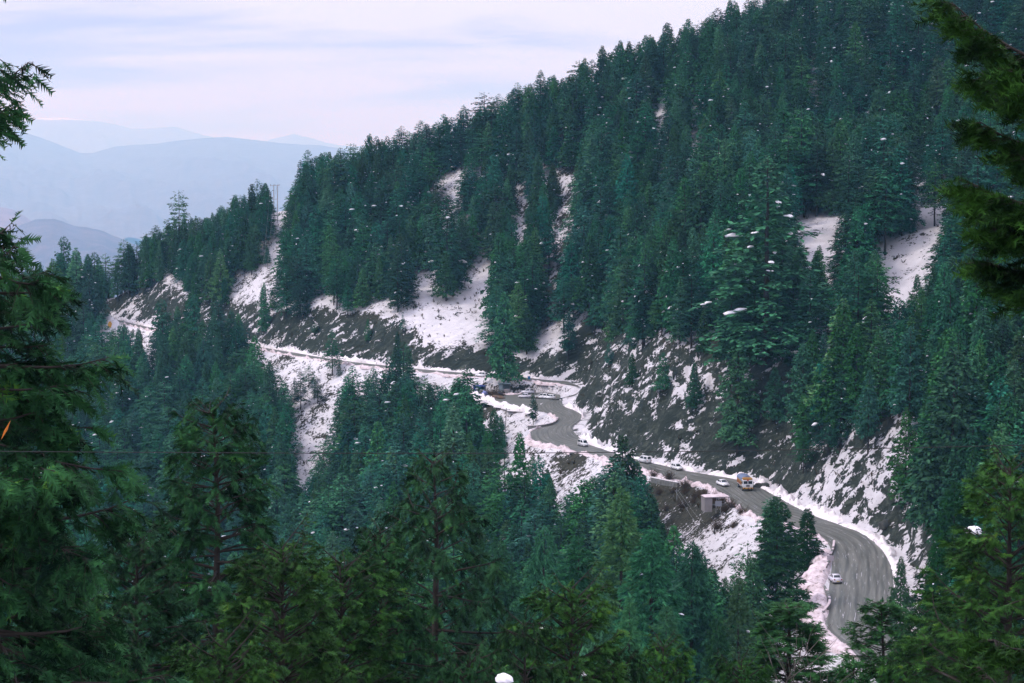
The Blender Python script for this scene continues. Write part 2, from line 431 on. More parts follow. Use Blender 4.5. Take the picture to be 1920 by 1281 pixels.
# ================================================================== ROAD SURFACE
def road_material():
    m = bpy.data.materials.new('wet_asphalt'); m.use_nodes = True
    n, l = m.node_tree.nodes, m.node_tree.links
    b = n['Principled BSDF']
    t = n.new('ShaderNodeTexCoord')
    mp = n.new('ShaderNodeMapping'); mp.inputs['Scale'].default_value = (1.0, 0.045, 1)   # streaks drawn out along the lanes
    l.new(t.outputs['UV'], mp.inputs['Vector'])
    s1 = n.new('ShaderNodeTexNoise'); s1.inputs['Scale'].default_value = 1.1; s1.inputs['Detail'].default_value = 5; s1.inputs['Roughness'].default_value = 0.7
    l.new(mp.outputs[0], s1.inputs['Vector'])
    r1 = n.new('ShaderNodeValToRGB')
    r1.color_ramp.elements[0].position = 0.36; r1.color_ramp.elements[0].color = (0.060, 0.072, 0.058, 1)
    r1.color_ramp.elements[1].position = 0.66; r1.color_ramp.elements[1].color = (0.225, 0.225, 0.195, 1)
    l.new(s1.outputs['Fac'], r1.inputs[0])
    n2 = n.new('ShaderNodeTexNoise'); n2.inputs['Scale'].default_value = 0.12; n2.inputs['Detail'].default_value = 3
    l.new(t.outputs['Object'], n2.inputs['Vector'])
    mx = n.new('ShaderNodeMix'); mx.data_type = 'RGBA'; mx.blend_type = 'MIX'
    mx.inputs[7].default_value = (0.15, 0.14, 0.125, 1)
    k = n.new('ShaderNodeMath'); k.operation = 'MULTIPLY'; k.inputs[1].default_value = 0.35
    l.new(n2.outputs['Fac'], k.inputs[0]); l.new(k.outputs[0], mx.inputs[0]); l.new(r1.outputs[0], mx.inputs[6])
    # darker, wetter wheel tracks that wander a little across the lanes
    su = n.new('ShaderNodeSeparateXYZ'); l.new(t.outputs['UV'], su.inputs[0])
    mw = n.new('ShaderNodeMapping'); mw.inputs['Scale'].default_value = (0.12, 0.03, 1); l.new(t.outputs['UV'], mw.inputs['Vector'])
    nw = n.new('ShaderNodeTexNoise'); nw.inputs['Scale'].default_value = 1.0; nw.inputs['Detail'].default_value = 2; l.new(mw.outputs[0], nw.inputs['Vector'])
    w1 = n.new('ShaderNodeMath'); w1.operation = 'MULTIPLY_ADD'; w1.inputs[1].default_value = 9.0; l.new(nw.outputs['Fac'], w1.inputs[0])
    w0 = n.new('ShaderNodeMath'); w0.operation = 'MULTIPLY'; w0.inputs[1].default_value = 3.3; l.new(su.outputs['X'], w0.inputs[0]); l.new(w0.outputs[0], w1.inputs[2])
    ws = n.new('ShaderNodeMath'); ws.operation = 'SINE'; l.new(w1.outputs[0], ws.inputs[0])
    wr = n.new('ShaderNodeMapRange'); wr.inputs[1].default_value = 0.2; wr.inputs[2].default_value = 0.95; wr.inputs[3].default_value = 1.0; wr.inputs[4].default_value = 0.68; l.new(ws.outputs[0], wr.inputs[0])
    wm = n.new('ShaderNodeVectorMath'); wm.operation = 'SCALE'; l.new(mx.outputs[2], wm.inputs[0]); l.new(wr.outputs[0], wm.inputs['Scale'])
    # thin broken lines of slush thrown up between the wheel tracks
    mp2 = n.new('ShaderNodeMapping'); mp2.inputs['Scale'].default_value = (2.4, 0.11, 1)
    l.new(t.outputs['UV'], mp2.inputs['Vector'])
    s2 = n.new('ShaderNodeTexNoise'); s2.inputs['Scale'].default_value = 1.0; s2.inputs['Detail'].default_value = 4; s2.inputs['Roughness'].default_value = 0.75; s2.inputs['Distortion'].default_value = 0.5
    l.new(mp2.outputs[0], s2.inputs['Vector'])
    r2 = n.new('ShaderNodeValToRGB'); r2.color_ramp.elements[0].position = 0.60; r2.color_ramp.elements[1].position = 0.68
    l.new(s2.outputs['Fac'], r2.inputs[0])
    mx2 = n.new('ShaderNodeMix'); mx2.data_type = 'RGBA'; mx2.inputs[7].default_value = (0.52, 0.50, 0.52, 1)
    l.new(r2.outputs[0], mx2.inputs[0]); l.new(wm.outputs[0], mx2.inputs[6]); l.new(mx2.outputs[2], b.inputs['Base Color'])
    rr = n.new('ShaderNodeMapRange'); rr.inputs[3].default_value = 0.38; rr.inputs[4].default_value = 0.75
    l.new(s1.outputs['Fac'], rr.inputs[0]); l.new(rr.outputs[0], b.inputs['Roughness'])
    b.inputs['Specular IOR Level'].default_value = 0.35
    bp = n.new('ShaderNodeBump'); bp.inputs['Strength'].default_value = 0.25; bp.inputs['Distance'].default_value = 0.05
    l.new(s1.outputs['Fac'], bp.inputs['Height']); l.new(bp.outputs[0], b.inputs['Normal'])
    return m
M_ROAD = road_material()
ACROSS = 9
_cl = (ROADL + ROADR) / 2
_s = np.concatenate([[0], np.cumsum(np.linalg.norm(np.diff(_cl, axis=0), axis=1))])
ROAD_S = _s
_tt = np.linspace(0, 1, ACROSS)
_V = ROADL[:, None] * (1 - _tt[None, :, None]) + ROADR[:, None] * _tt[None, :, None]
_V[:, :, 2] += 0.06 * (1 - (2 * _tt - 1) ** 2)[None] + 0.02
_wid = np.linalg.norm(ROADR - ROADL, axis=1)
_uv = np.stack([_tt[None] * _wid[:, None], np.repeat(_s[:, None], ACROSS, 1)], 2).reshape(-1, 2)
_i = np.arange(NR - 1)[:, None] * ACROSS + np.arange(ACROSS - 1)[None]
_q = np.stack([_i, _i + 1, _i + ACROSS + 1, _i + ACROSS], 2).reshape(-1, 4)
road = tag(obj('mountain_road', np_mesh('mountain_road', _V.reshape(-1, 3), [_q], [M_ROAD], smooth=True, uv=_uv)), kind='structure')
bm = bmesh.new()
vs = [bm.verts.new((p[0], p[1], -0.02)) for p in PLAZA]
f = bm.faces.new(vs)
if f.normal.z < 0: f.normal_flip()
bmesh.ops.triangulate(bm, faces=[f])
uvl = bm.loops.layers.uv.new('uv')
for f in bm.faces:
    for lp in f.loops: lp[uvl].uv = (lp.vert.co.y, lp.vert.co.x)
me = bpy.data.meshes.new('lay_by'); bm.to_mesh(me); bm.free(); me.materials.append(M_ROAD)
tag(obj('lay_by', me), kind='structure')

# ================================================================== SNOW BANKS
def snow_material(name, c1, c2, c3):
    m = bpy.data.materials.new(name); m.use_nodes = True
    n, l = m.node_tree.nodes, m.node_tree.links
    b = n['Principled BSDF']; b.inputs['Roughness'].default_value = 0.75; b.inputs['Specular IOR Level'].default_value = 0.2
    t = n.new('ShaderNodeTexCoord')
    a = n.new('ShaderNodeTexNoise'); a.inputs['Scale'].default_value = 0.7; a.inputs['Detail'].default_value = 7; a.inputs['Roughness'].default_value = 0.7
    l.new(t.outputs['Object'], a.inputs['Vector'])
    r = n.new('ShaderNodeValToRGB'); r.color_ramp.elements[0].position = 0.33; r.color_ramp.elements[0].color = (*c3, 1)
    r.color_ramp.elements[1].position = 0.44; r.color_ramp.elements[1].color = (*c2, 1)
    k = r.color_ramp.elements.new(0.58); k.color = (*c1, 1)
    l.new(a.outputs['Fac'], r.inputs[0]); l.new(r.outputs[0], b.inputs['Base Color'])
    bp = n.new('ShaderNodeBump'); bp.inputs['Strength'].default_value = 0.7; bp.inputs['Distance'].default_value = 0.25
    l.new(a.outputs['Fac'], bp.inputs['Height']); l.new(bp.outputs[0], b.inputs['Normal'])
    return m
M_SNOW = snow_material('clean_snow', (0.94, 0.89, 0.90), (0.88, 0.81, 0.82), (0.42, 0.36, 0.35))
M_SLUSH = snow_material('ploughed_snow', (0.78, 0.67, 0.69), (0.62, 0.51, 0.52), (0.20, 0.16, 0.14))

def bank(name, line, out, width, height, m, seed, start=0.0):
    """lumpy ridge along a line; out = unit vectors away from the road"""
    L = np.concatenate([[0], np.cumsum(np.linalg.norm(np.diff(line, axis=0), axis=1))])
    s = np.arange(0, L[-1], 0.55)
    P = np.stack([np.interp(s, L, line[:, k]) for k in range(3)], 1)
    O = np.stack([np.interp(s, L, out[:, k]) for k in range(2)], 1); O /= np.linalg.norm(O, axis=1)[:, None]
    wv = np.interp(s, L, width) if np.ndim(width) else np.full(len(s), width)
    hv = np.interp(s, L, height) if np.ndim(height) else np.full(len(s), height)
    wv = wv * np.clip(0.8 + 0.85 * fbm(s / 5, s * 0 + seed, seed, 4, 0.6), 0.25, 2); hv = hv * np.clip(0.8 + 1.1 * fbm(s / 3.0, s * 0 + seed, seed + 5, 4, 0.6), 0.12, 2)
    e = np.minimum(np.minimum(s, s[-1] - s) / 3.0, 1); hv = hv * e
    n = 12; tt = np.linspace(0, 1, n)
    prof = np.sin(np.pi * tt ** 0.75) ** 0.8
    X = P[:, None, :2] + O[:, None, :] * (start + tt[None, :, None] * wv[:, None, None] - 0.25)
    lump = 1 + 0.75 * fbm(X[..., 0] / 0.8, X[..., 1] / 0.8, seed + 9, 3) + 0.45 * fbm(X[..., 0] / 2.6, X[..., 1] / 2.6, seed + 19, 2)
    Z = P[:, None, 2] + prof[None] * hv[:, None] * lump - 0.12 - 0.5 * (tt[None] > 0.99)
    V = np.dstack([X, Z]).reshape(-1, 3)
    i = np.arange(len(s) - 1)[:, None] * n + np.arange(n - 1)[None]
    q = np.stack([i, i + 1, i + n + 1, i + n], 2).reshape(-1, 4)
    return tag(obj(name, np_mesh(name, V, [q], [m], smooth=True)), kind='structure')

def side(a, b, inner, width, height, m, seed, start=0.0):
    A, B = (ROADR, ROADL) if inner else (ROADL, ROADR)
    line = A[a:b + 1]; out = (A - B)[a:b + 1, :2]
    out = out / np.linalg.norm(out, axis=1)[:, None]
    return bank('snow_bank', line, out, width, height, m, seed, start)
def K(i): return min(i * 12, NR - 1)
side(K(0), K(8), True, 3.6, 1.0, M_SNOW, 3)
side(K(8), K(12), True, 5.5, 1.5, M_SNOW, 4)
side(K(12), K(14), True, 4.2, 1.4, M_SNOW, 5)
side(K(14), K(19), True, 2.6, 0.9, M_SNOW, 6)
side(K(19), K(21), True, 4.2, 1.5, M_SNOW, 7)
side(K(24) + 6, K(28), True, 2.6, 1.1, M_SNOW, 8)
side(K(35), K(40), True, 3.0, 1.2, M_SNOW, 9)
side(K(40), K(53), True, 3.6, 1.4, M_SNOW, 10)
side(K(1), K(3), False, 3.4, 0.8, M_SLUSH, 11)
side(K(6), K(11), False, 2.6, 0.8, M_SLUSH, 12)
side(K(11), K(19), False, 3.0, 0.9, M_SLUSH, 13)
side(K(19), K(22), False, 3.4, 1.0, M_SLUSH, 14)
side(K(23), K(27) + 6, False, 2.2, 0.7, M_SLUSH, 15)
side(K(35), K(40), False, 2.4, 0.5, M_SLUSH, 16)
side(K(40), K(53), False, 3.0, 0.8, M_SLUSH, 17)
# banks round the lay-by
_p = np.array([on_z(a, b, 0) for a, b in [(880, 733), (905, 747), (932, 756), (958, 763), (985, 768), (1012, 772)]])
_d = np.gradient(_p[:, :2], axis=0); _o = np.stack([_d[:, 1], -_d[:, 0]], 1); _o /= np.linalg.norm(_o, axis=1)[:, None]
_o[_o[:, 1] > 0] *= -1
bank('snow_bank', catmull(_p, 6), catmull(_o, 6), 4.0, 1.2, M_SNOW, 21)
_p = np.array([on_z(a, b, 0) for a, b in [(915, 738), (940, 740), (965, 740), (990, 736), (1015, 734), (1045, 734)]])
bank('snow_bank', catmull(_p, 6), np.tile([[0.0, 1.0]], (31, 1)), 4.0, 0.55, M_SLUSH, 22)
# ploughed heap on the outside of the near bend
_p = np.array([on_z(a, b, 0) for a, b in [(1560, 1030), (1556, 1055), (1552, 1078), (1545, 1095), (1548, 1120), (1553, 1145), (1545, 1170)]])
bank('snow_bank', catmull(_p, 6), np.tile([[-1.0, 0.0]], (37, 1)), 4.4, 0.9, M_SLUSH, 23)

# ================================================================== FAR MOUNTAINS
def mountain_material(name, low, high, snowline):
    m = bpy.data.materials.new(name); m.use_nodes = True
    n, l = m.node_tree.nodes, m.node_tree.links
    b = n['Principled BSDF']; b.inputs['Roughness'].default_value = 0.9; b.inputs['Specular IOR Level'].default_value = 0.1
    t = n.new('ShaderNodeTexCoord')
    a = n.new('ShaderNodeTexNoise'); a.inputs['Scale'].default_value = 0.004; a.inputs['Detail'].default_value = 8; a.inputs['Roughness'].default_value = 0.65
    l.new(t.outputs['Object'], a.inputs['Vector'])
    r = n.new('ShaderNodeValToRGB'); r.color_ramp.elements[0].position = 0.35; r.color_ramp.elements[0].color = (*low, 1)
    r.color_ramp.elements[1].position = 0.65; r.color_ramp.elements[1].color = (*high, 1)
    l.new(a.outputs['Fac'], r.inputs[0])
    sp = n.new('ShaderNodeSeparateXYZ'); l.new(t.outputs['Object'], sp.inputs[0])
    k = n.new('ShaderNodeMath'); k.operation = 'MULTIPLY_ADD'; k.inputs[1].default_value = 260.0
    l.new(a.outputs['Fac'], k.inputs[0]); l.new(sp.outputs['Z'], k.inputs[2])
    mr = n.new('ShaderNodeMapRange'); mr.inputs[1].default_value = snowline; mr.inputs[2].default_value = snowline + 40
    l.new(k.outputs[0], mr.inputs[0])
    mx = n.new('ShaderNodeMix'); mx.data_type = 'RGBA'; mx.inputs[7].default_value = (0.85, 0.85, 0.9, 1)
    l.new(mr.outputs[0], mx.inputs[0]); l.new(r.outputs[0], mx.inputs[6]); l.new(mx.outputs[2], b.inputs['Base Color'])
    return m

def mountain(crest, D, m, seed, depth, rough, base=-720.0, front=1.0):
    """a range: crest polyline in view, spurs running down to the valley on both sides"""
    px = np.arange(crest[0][0], crest[-1][0] + 1, 4.0)
    cy = np.interp(px, [c[0] for c in crest], [c[1] for c in crest])
    cz = np.array([at(a, b, D)[2] for a, b in zip(px, cy)]); cx = np.array([at(a, b, D)[0] for a, b in zip(px, cy)])
    cz = cz + rough * fbm(cx / (D * 0.012), cx * 0 + seed, seed, 5, 0.55)
    tt = np.concatenate([np.linspace(-1, 0, 30), np.linspace(0, 1, 10)[1:]])
    Y = D + tt[None] * depth * np.where(tt < 0, front, 1.0)[None] + 0 * cx[:, None]
    fall = np.abs(tt)[None] ** 0.8
    sp = fbm(cx[:, None] / (D * 0.02) + Y / (D * 0.11), Y / (D * 0.05), seed + 3, 5, 0.55)
    Z = cz[:, None] * (1 - fall) + base * fall + sp * rough * 13 * np.minimum(np.abs(tt)[None] * 3, 1)
    X = cx[:, None] * (Y / D)
    V = np.dstack([X, Y, np.maximum(Z, base)]).reshape(-1, 3)
    n = len(tt); i = np.arange(len(px) - 1)[:, None] * n + np.arange(n - 1)[None]
    q = np.stack([i, i + n, i + n + 1, i + 1], 2).reshape(-1, 4)
    return tag(obj('mountain_range', np_mesh('mountain_range', V, [q], [m], smooth=True)), kind='structure')

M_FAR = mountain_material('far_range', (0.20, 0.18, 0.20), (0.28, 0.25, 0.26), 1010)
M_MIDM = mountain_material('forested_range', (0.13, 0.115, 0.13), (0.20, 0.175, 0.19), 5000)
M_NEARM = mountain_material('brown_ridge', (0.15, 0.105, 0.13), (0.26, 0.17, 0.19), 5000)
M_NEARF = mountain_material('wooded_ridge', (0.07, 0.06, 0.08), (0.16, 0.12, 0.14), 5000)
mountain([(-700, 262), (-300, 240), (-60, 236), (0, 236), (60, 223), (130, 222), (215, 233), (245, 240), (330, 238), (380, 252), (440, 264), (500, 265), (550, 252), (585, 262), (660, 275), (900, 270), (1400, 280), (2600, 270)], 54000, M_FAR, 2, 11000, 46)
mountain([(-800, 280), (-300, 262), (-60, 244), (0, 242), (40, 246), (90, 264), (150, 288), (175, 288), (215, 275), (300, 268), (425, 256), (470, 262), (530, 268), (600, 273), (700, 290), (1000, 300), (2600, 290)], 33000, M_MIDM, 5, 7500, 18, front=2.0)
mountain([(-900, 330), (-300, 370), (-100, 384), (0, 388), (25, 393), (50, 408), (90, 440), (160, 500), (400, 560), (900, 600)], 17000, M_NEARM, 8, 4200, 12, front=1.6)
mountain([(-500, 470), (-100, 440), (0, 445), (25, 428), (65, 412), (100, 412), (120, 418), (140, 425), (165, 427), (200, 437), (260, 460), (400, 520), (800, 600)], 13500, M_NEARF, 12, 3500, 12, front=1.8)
bm = bmesh.new()
for a, b in [(-70000, -3000), (70000, -3000), (70000, 71000), (-70000, 71000)]: bm.verts.new((a, b, -722))
bm.faces.new(bm.verts)
me = bpy.data.meshes.new('valley_floor'); bm.to_mesh(me); bm.free(); me.materials.append(M_MIDM)
tag(obj('valley_floor', me), kind='structure')
# ================================================================== CONIFERS
def foliage_material(name, dark, light, warm=None, patch=False):
    m = bpy.data.materials.new(name); m.use_nodes = True
    n, l = m.node_tree.nodes, m.node_tree.links
    b = n['Principled BSDF']; b.inputs['Roughness'].default_value = 0.75; b.inputs['Specular IOR Level'].default_value = 0.12
    g = n.new('ShaderNodeNewGeometry'); oi = n.new('ShaderNodeObjectInfo')
    r = n.new('ShaderNodeValToRGB')
    r.color_ramp.elements[0].color = (*dark, 1); r.color_ramp.elements[1].color = (*light, 1)
    if warm:
        e = r.color_ramp.elements.new(0.93); e.color = (*light, 1)
        r.color_ramp.elements[-1].color = (*warm, 1)
    if patch:  # pale new growth; contrast also paints lit and shaded clumps into the colour
        tc_ = n.new('ShaderNodeTexCoord'); nt = n.new('ShaderNodeTexNoise'); nt.inputs['Scale'].default_value = 1.5; nt.inputs['Detail'].default_value = 3
        l.new(tc_.outputs['Object'], nt.inputs['Vector'])
        m1 = n.new('ShaderNodeMath'); m1.operation = 'MULTIPLY_ADD'; m1.inputs[1].default_value = 2.6; m1.inputs[2].default_value = -1.12
        m2 = n.new('ShaderNodeMath'); m2.operation = 'MULTIPLY_ADD'; m2.inputs[1].default_value = 0.45; m2.use_clamp = True
        l.new(nt.outputs['Fac'], m1.inputs[0]); l.new(g.outputs['Random Per Island'], m2.inputs[0]); l.new(m1.outputs[0], m2.inputs[2]); l.new(m2.outputs[0], r.inputs[0])
    else:
        l.new(g.outputs['Random Per Island'], r.inputs[0])
    hs = n.new('ShaderNodeHueSaturation')
    mr = n.new('ShaderNodeMapRange'); mr.inputs[3].default_value, mr.inputs[4].default_value = (0.85, 1.25) if patch else (0.50, 1.55)
    mh = n.new('ShaderNodeMapRange'); mh.inputs[3].default_value, mh.inputs[4].default_value = (0.492, 0.515) if patch else (0.462, 0.518)
    l.new(oi.outputs['Random'], mr.inputs[0]); l.new(mr.outputs[0], hs.inputs['Value'])
    k = n.new('ShaderNodeMath'); k.operation = 'FRACT'
    k2 = n.new('ShaderNodeMath'); k2.operation = 'MULTIPLY'; k2.inputs[1].default_value = 7.31
    l.new(oi.outputs['Random'], k2.inputs[0]); l.new(k2.outputs[0], k.inputs[0]); l.new(k.outputs[0], mh.inputs[0]); l.new(mh.outputs[0], hs.inputs['Hue'])
    ms = n.new('ShaderNodeMapRange'); ms.inputs[3].default_value, ms.inputs[4].default_value = (1.0, 1.1) if patch else (0.90, 1.16)
    k3 = n.new('ShaderNodeMath'); k3.operation = 'FRACT'; k4 = n.new('ShaderNodeMath'); k4.operation = 'MULTIPLY'; k4.inputs[1].default_value = 13.7
    l.new(oi.outputs['Random'], k4.inputs[0]); l.new(k4.outputs[0], k3.inputs[0]); l.new(k3.outputs[0], ms.inputs[0]); l.new(ms.outputs[0], hs.inputs['Saturation'])
    l.new(r.outputs[0], hs.inputs['Color']); l.new(hs.outputs[0], b.inputs['Base Color'])
    return m

M_CEDAR = foliage_material('cedar_needles', (0.007, 0.044, 0.030), (0.036, 0.170, 0.098))
M_SPRUCE = foliage_material('spruce_needles', (0.009, 0.047, 0.025), (0.048, 0.172, 0.074))
M_LIGHT = foliage_material('pale_needles', (0.025, 0.100, 0.045), (0.075, 0.200, 0.085))
M_NEARA = foliage_material('near_spruce_needles', (0.003, 0.015, 0.007), (0.034, 0.112, 0.034), (0.07, 0.15, 0.03), patch=True)
M_NEARB = foliage_material('near_fir_needles', (0.003, 0.018, 0.006), (0.056, 0.158, 0.034), (0.10, 0.19, 0.03), patch=True)
M_NEARC = foliage_material('near_cedar_needles', (0.008, 0.040, 0.014), (0.060, 0.185, 0.050), patch=True)
M_NEARD = foliage_material('near_pine_needles', (0.003, 0.015, 0.003), (0.046, 0.125, 0.016), patch=True)
M_BARK = mat('bark', (0.060, 0.052, 0.046), 0.9, 0.1, noise=(3.0, (0.028, 0.024, 0.022), 0.2), bump=(9, 0.6, 0.03))
M_DEADWOOD = mat('grey_twigs', (0.15, 0.14, 0.125), 0.9, 0.1, noise=(6.0, (0.07, 0.06, 0.05), 0.2))
M_TREESNOW = mat('snow_on_branches', (0.90, 0.88, 0.92), 0.7, 0.2)

def template(kind):
    """one spray of needles in its own frame: x outwards, y sideways, z up"""
    if kind == 'far':
        v = [(0, 0, 0), (0.45, 0.30, -0.03), (1, 0, -0.16), (0.5, -0.30, -0.03)]
        return np.array(v), np.array([(0, 1, 2), (0, 2, 3)])
    if kind == 'mid':
        v = [(0, 0, 0), (0.5, 0.10, 0.02), (1, 0, -0.12), (0.5, -0.10, 0.02)]; f = [(0, 1, 2), (0, 2, 3)]
        for s in (1, -1):
            for x0, ln in ((0.15, 0.5), (0.42, 0.42)):
                k = len(v); v += [(x0, 0, 0), (x0 + ln * 0.45, s * ln * 0.36, 0.03), (x0 + ln * 0.9, s * ln * 0.62, -0.06), (x0 + ln * 0.6, s * ln * 0.22, 0)]
                f += [(k, k + 1, k + 2), (k, k + 2, k + 3)]
        return np.array(v, float), np.array(f)
    v, f = [], []
    r = random.Random(3)
    n = 8 if kind == 'near' else 9
    w0 = 0.06 if kind == 'near' else 0.05
    v += [(0, 0, 0), (0.5, w0, -0.02), (1, 0, -0.10), (0.5, -w0, -0.02)]; f += [(0, 1, 2), (0, 2, 3)]
    for i in range(n):
        x = 0.04 + 0.86 * i / (n - 1)
        ln = (0.40 - 0.20 * x) if kind == 'near' else 0.32
        for s in (1, -1):
            k = len(v); zz = r.uniform(-0.14, 0.12) if kind == 'near' else r.uniform(-0.24, 0.24)
            dx = ln * r.uniform(0.5, 0.85); dy = s * ln * r.uniform(0.6, 1.0)
            zb = -0.10 * x * x
            w = 0.060 if kind == 'near' else 0.045
            v += [(x - w, 0, zb), (x + dx, dy, zb + zz), (x + w, 0, zb)]
            f.append((k, k + 1, k + 2))
    return np.array(v, float), np.array(f)
TPL = {k: template(k) for k in ('far', 'mid', 'near', 'tuft')}

def unit(v): return v / (np.linalg.norm(v, axis=-1, keepdims=True) + 1e-9)

def tubes(P, Rr, sides=4):
    """P (n,k,3) polylines, Rr (n,k) radii -> verts, quads"""
    n, k, _ = P.shape
    T = unit(np.gradient(P, axis=1))
    ref = np.where(np.abs(T[..., 2:3]) > 0.9, np.array([1.0, 0, 0]), np.array([0, 0, 1.0]))
    A = unit(np.cross(T, ref)); B = np.cross(T, A)
    an = np.arange(sides) / sides * 2 * math.pi
    V = P[:, :, None] + Rr[:, :, None, None] * (A[:, :, None] * np.cos(an)[None, None, :, None] + B[:, :, None] * np.sin(an)[None, None, :, None])
    idx = np.arange(n * k * sides).reshape(n, k, sides)
    a = idx[:, :-1]; b = idx[:, 1:]
    q = np.stack([a, np.roll(a, -1, 2), np.roll(b, -1, 2), b], -1).reshape(-1, 4)
    return V.reshape(-1, 3), q

STYLE = dict(
    #        elev0 elev1 droop upturn  w2    ang   hang   tilt
    cedar=dict(e0=0.50, e1=-0.02, droop=0.20, up=0.02, w2=0.42, ang=0.95, hang=0.05, tilt=0.22),
    spruce=dict(e0=0.60, e1=-0.30, droop=0.22, up=0.16, w2=0.30, ang=0.95, hang=0.75, tilt=0.55),
    fir=dict(e0=0.75, e1=-0.05, droop=0.14, up=0.12, w2=0.34, ang=0.9, hang=0.22, tilt=0.6),
    weeping=dict(e0=0.60, e1=-0.12, droop=0.22, up=0.14, w2=0.30, ang=0.9, hang=1.6, tilt=0.5),
    pine=dict(e0=0.55, e1=0.05, droop=0.15, up=0.20, w2=0.30, ang=0.8, hang=0.12, tilt=0.8))

def build_tree(name, seed, H, Rm, style, fol, tpl='far', base=0.18, spacing=0.62, nb=6, n2=6, n3=4, ln=0.62, top=0.5, power=0.8,
               snow=10, gap=0.12, wood=False, low=None, branches=None, lean=0.0, snow_size=1.0, maxdepth=None, trunk_r=None):
    """returns meshes (trunk, crown, snow or None); foot at the origin. low = keep branches bare below this share of height"""
    rs = np.random.default_rng(seed); st = STYLE[style]
    # ---- primary branches
    if branches is None:
        hs, azs, Ls = [], [], []
        h = H * base; wphase = 0.0
        while h < H - 0.25:
            t = (h - H * base) / (H * (1 - base))
            k = max(3, int(round(nb * (1 - 0.35 * t) + rs.uniform(-1, 1))))
            wphase += rs.uniform(0.3, 1.2)
            tier = 1 + 0.22 * math.sin(h * 2.1 + seed) * (1 - t)
            for j in range(k):
                if rs.random() < gap: continue
                a = wphase + j / k * 2 * math.pi + rs.uniform(-0.35, 0.35)
                prof = (1 - t) ** power * (0.55 + 0.45 * min(1, (t + 0.08) * 5)) + top / Rm * 0.45
                lobe = 1 + 0.28 * math.sin(a * 2 + seed * 1.7 + h * 0.35) + rs.uniform(-0.22, 0.18)
                hs.append(h + rs.uniform(-0.2, 0.2)); azs.append(a); Ls.append(max(0.25, Rm * prof * lobe * tier))
            h += spacing * (1.15 - 0.45 * t) * rs.uniform(0.8, 1.2)
        hs, azs, Ls = map(np.array, (hs, azs, Ls))
    else:
        hs, azs, Ls, els = [np.array(c, float) for c in zip(*branches)]
    if maxdepth is not None:
        keep = hs > H - maxdepth; hs, azs, Ls = hs[keep], azs[keep], Ls[keep]
    t = np.clip((hs / H - base) / (1 - base), 0, 1)
    n = len(hs)
    el = st['e1'] + (st['e0'] - st['e1']) * t ** 1.6 + rs.normal(0, 0.10, n)
    if branches is not None: el = els
    dr = st['droop'] * rs.uniform(0.6, 1.4, n) * np.clip(Ls / 3.0, 0.3, 1.6); up = st['up'] * rs.uniform(0.5, 1.5, n)
    D2 = np.stack([np.cos(azs), np.sin(azs), 0 * azs], 1)
    kink = rs.normal(0, 0.12, n)
    def bpos(i, s):
        L = Ls[i]; d = D2[i]; side = np.stack([-d[:, 1], d[:, 0], 0 * s], 1)
        p = d * (L * s * np.cos(el[i]))[:, None] + side * (L * kink[i] * np.sin(s * 3.0))[:, None]
        p[:, 2] = hs[i] + L * s * np.sin(el[i]) - dr[i] * L * s ** 2 + up[i] * L * s ** 4
        p[:, 0] += lean * hs[i]
        return p
    # ---- secondary branchlets
    cnt = np.maximum(2, np.round(n2 * np.clip(Ls / Rm, 0.25, 1.3)).astype(int))
    if low is not None: cnt = np.where(hs < H * low, np.maximum(1, cnt // 4), cnt)
    bi = np.repeat(np.arange(n), cnt); m2 = len(bi)
    s0 = (0.12 + 0.88 * rs.random(m2) ** 0.75) if tpl in ('far', 'mid') else (0.30 + 0.70 * rs.random(m2) ** 0.7)
    sgn = rs.choice([-1.0, 1.0], m2)
    l2 = st['w2'] * Ls[bi] * (1.08 - 0.72 * s0) * rs.uniform(0.6, 1.25, m2) + ln * 0.25
    ang = sgn * st['ang'] * rs.uniform(0.45, 1.2, m2)
    d = D2[bi]; ca, sa = np.cos(ang), np.sin(ang)
    d2 = np.stack([d[:, 0] * ca - d[:, 1] * sa, d[:, 0] * sa + d[:, 1] * ca, rs.normal(-0.05, 0.16, m2)], 1)
    hang = st['hang'] * rs.uniform(0.4, 1.3, m2)
    p0 = bpos(bi, s0)
    def spos(i, u):
        p = p0[i] + d2[i] * (l2[i] * u)[:, None]
        p[:, 2] -= hang[i] * l2[i] * u ** 1.5 * 0.8
        return p
    # ---- sprays along the branchlets, and along the branch tips
    c3 = np.maximum(1, np.round(n3 * np.clip(l2 / (st['w2'] * Rm * 0.6), 0.4, 1.5)).astype(int))
    si = np.repeat(np.arange(m2), c3); m3 = len(si)
    u = rs.random(m3) ** 0.8
    pos = spos(si, u)
    fw = d2[si] + 0.0; fw[:, 2] -= hang[si] * (0.35 + 0.9 * u)
    sg = rs.choice([-1.0, 1.0], m3); an = sg * rs.uniform(0.2, 1.0, m3); ca, sa = np.cos(an), np.sin(an)
    fw = np.stack([fw[:, 0] * ca - fw[:, 1] * sa, fw[:, 0] * sa + fw[:, 1] * ca, fw[:, 2] + rs.normal(0, 0.22, m3)], 1)
    ti = np.repeat(np.arange(n), max(3, n3)); tp = bpos(ti, 0.72 + 0.28 * rs.random(len(ti)))
    tf = D2[ti] + rs.normal(0, 0.35, (len(ti), 3))
    # leader
    lead = 8 if tpl in ('far', 'mid') else 26
    lp = np.zeros((lead, 3)); lp[:, 2] = H - rs.random(lead) * min(1.6, H * 0.07); lp[:, 0] = lean * lp[:, 2]
    lf = rs.normal(0, 0.6, (lead, 3)); lf[:, 2] = rs.uniform(0.3, 1.0, lead)
    pos = np.vstack([pos, tp, lp]); fw = unit(np.vstack([fw, tf, lf]))
    N = len(pos)
    upv = np.tile([0, 0, 1.0], (N, 1)) + rs.normal(0, st['tilt'], (N, 3))
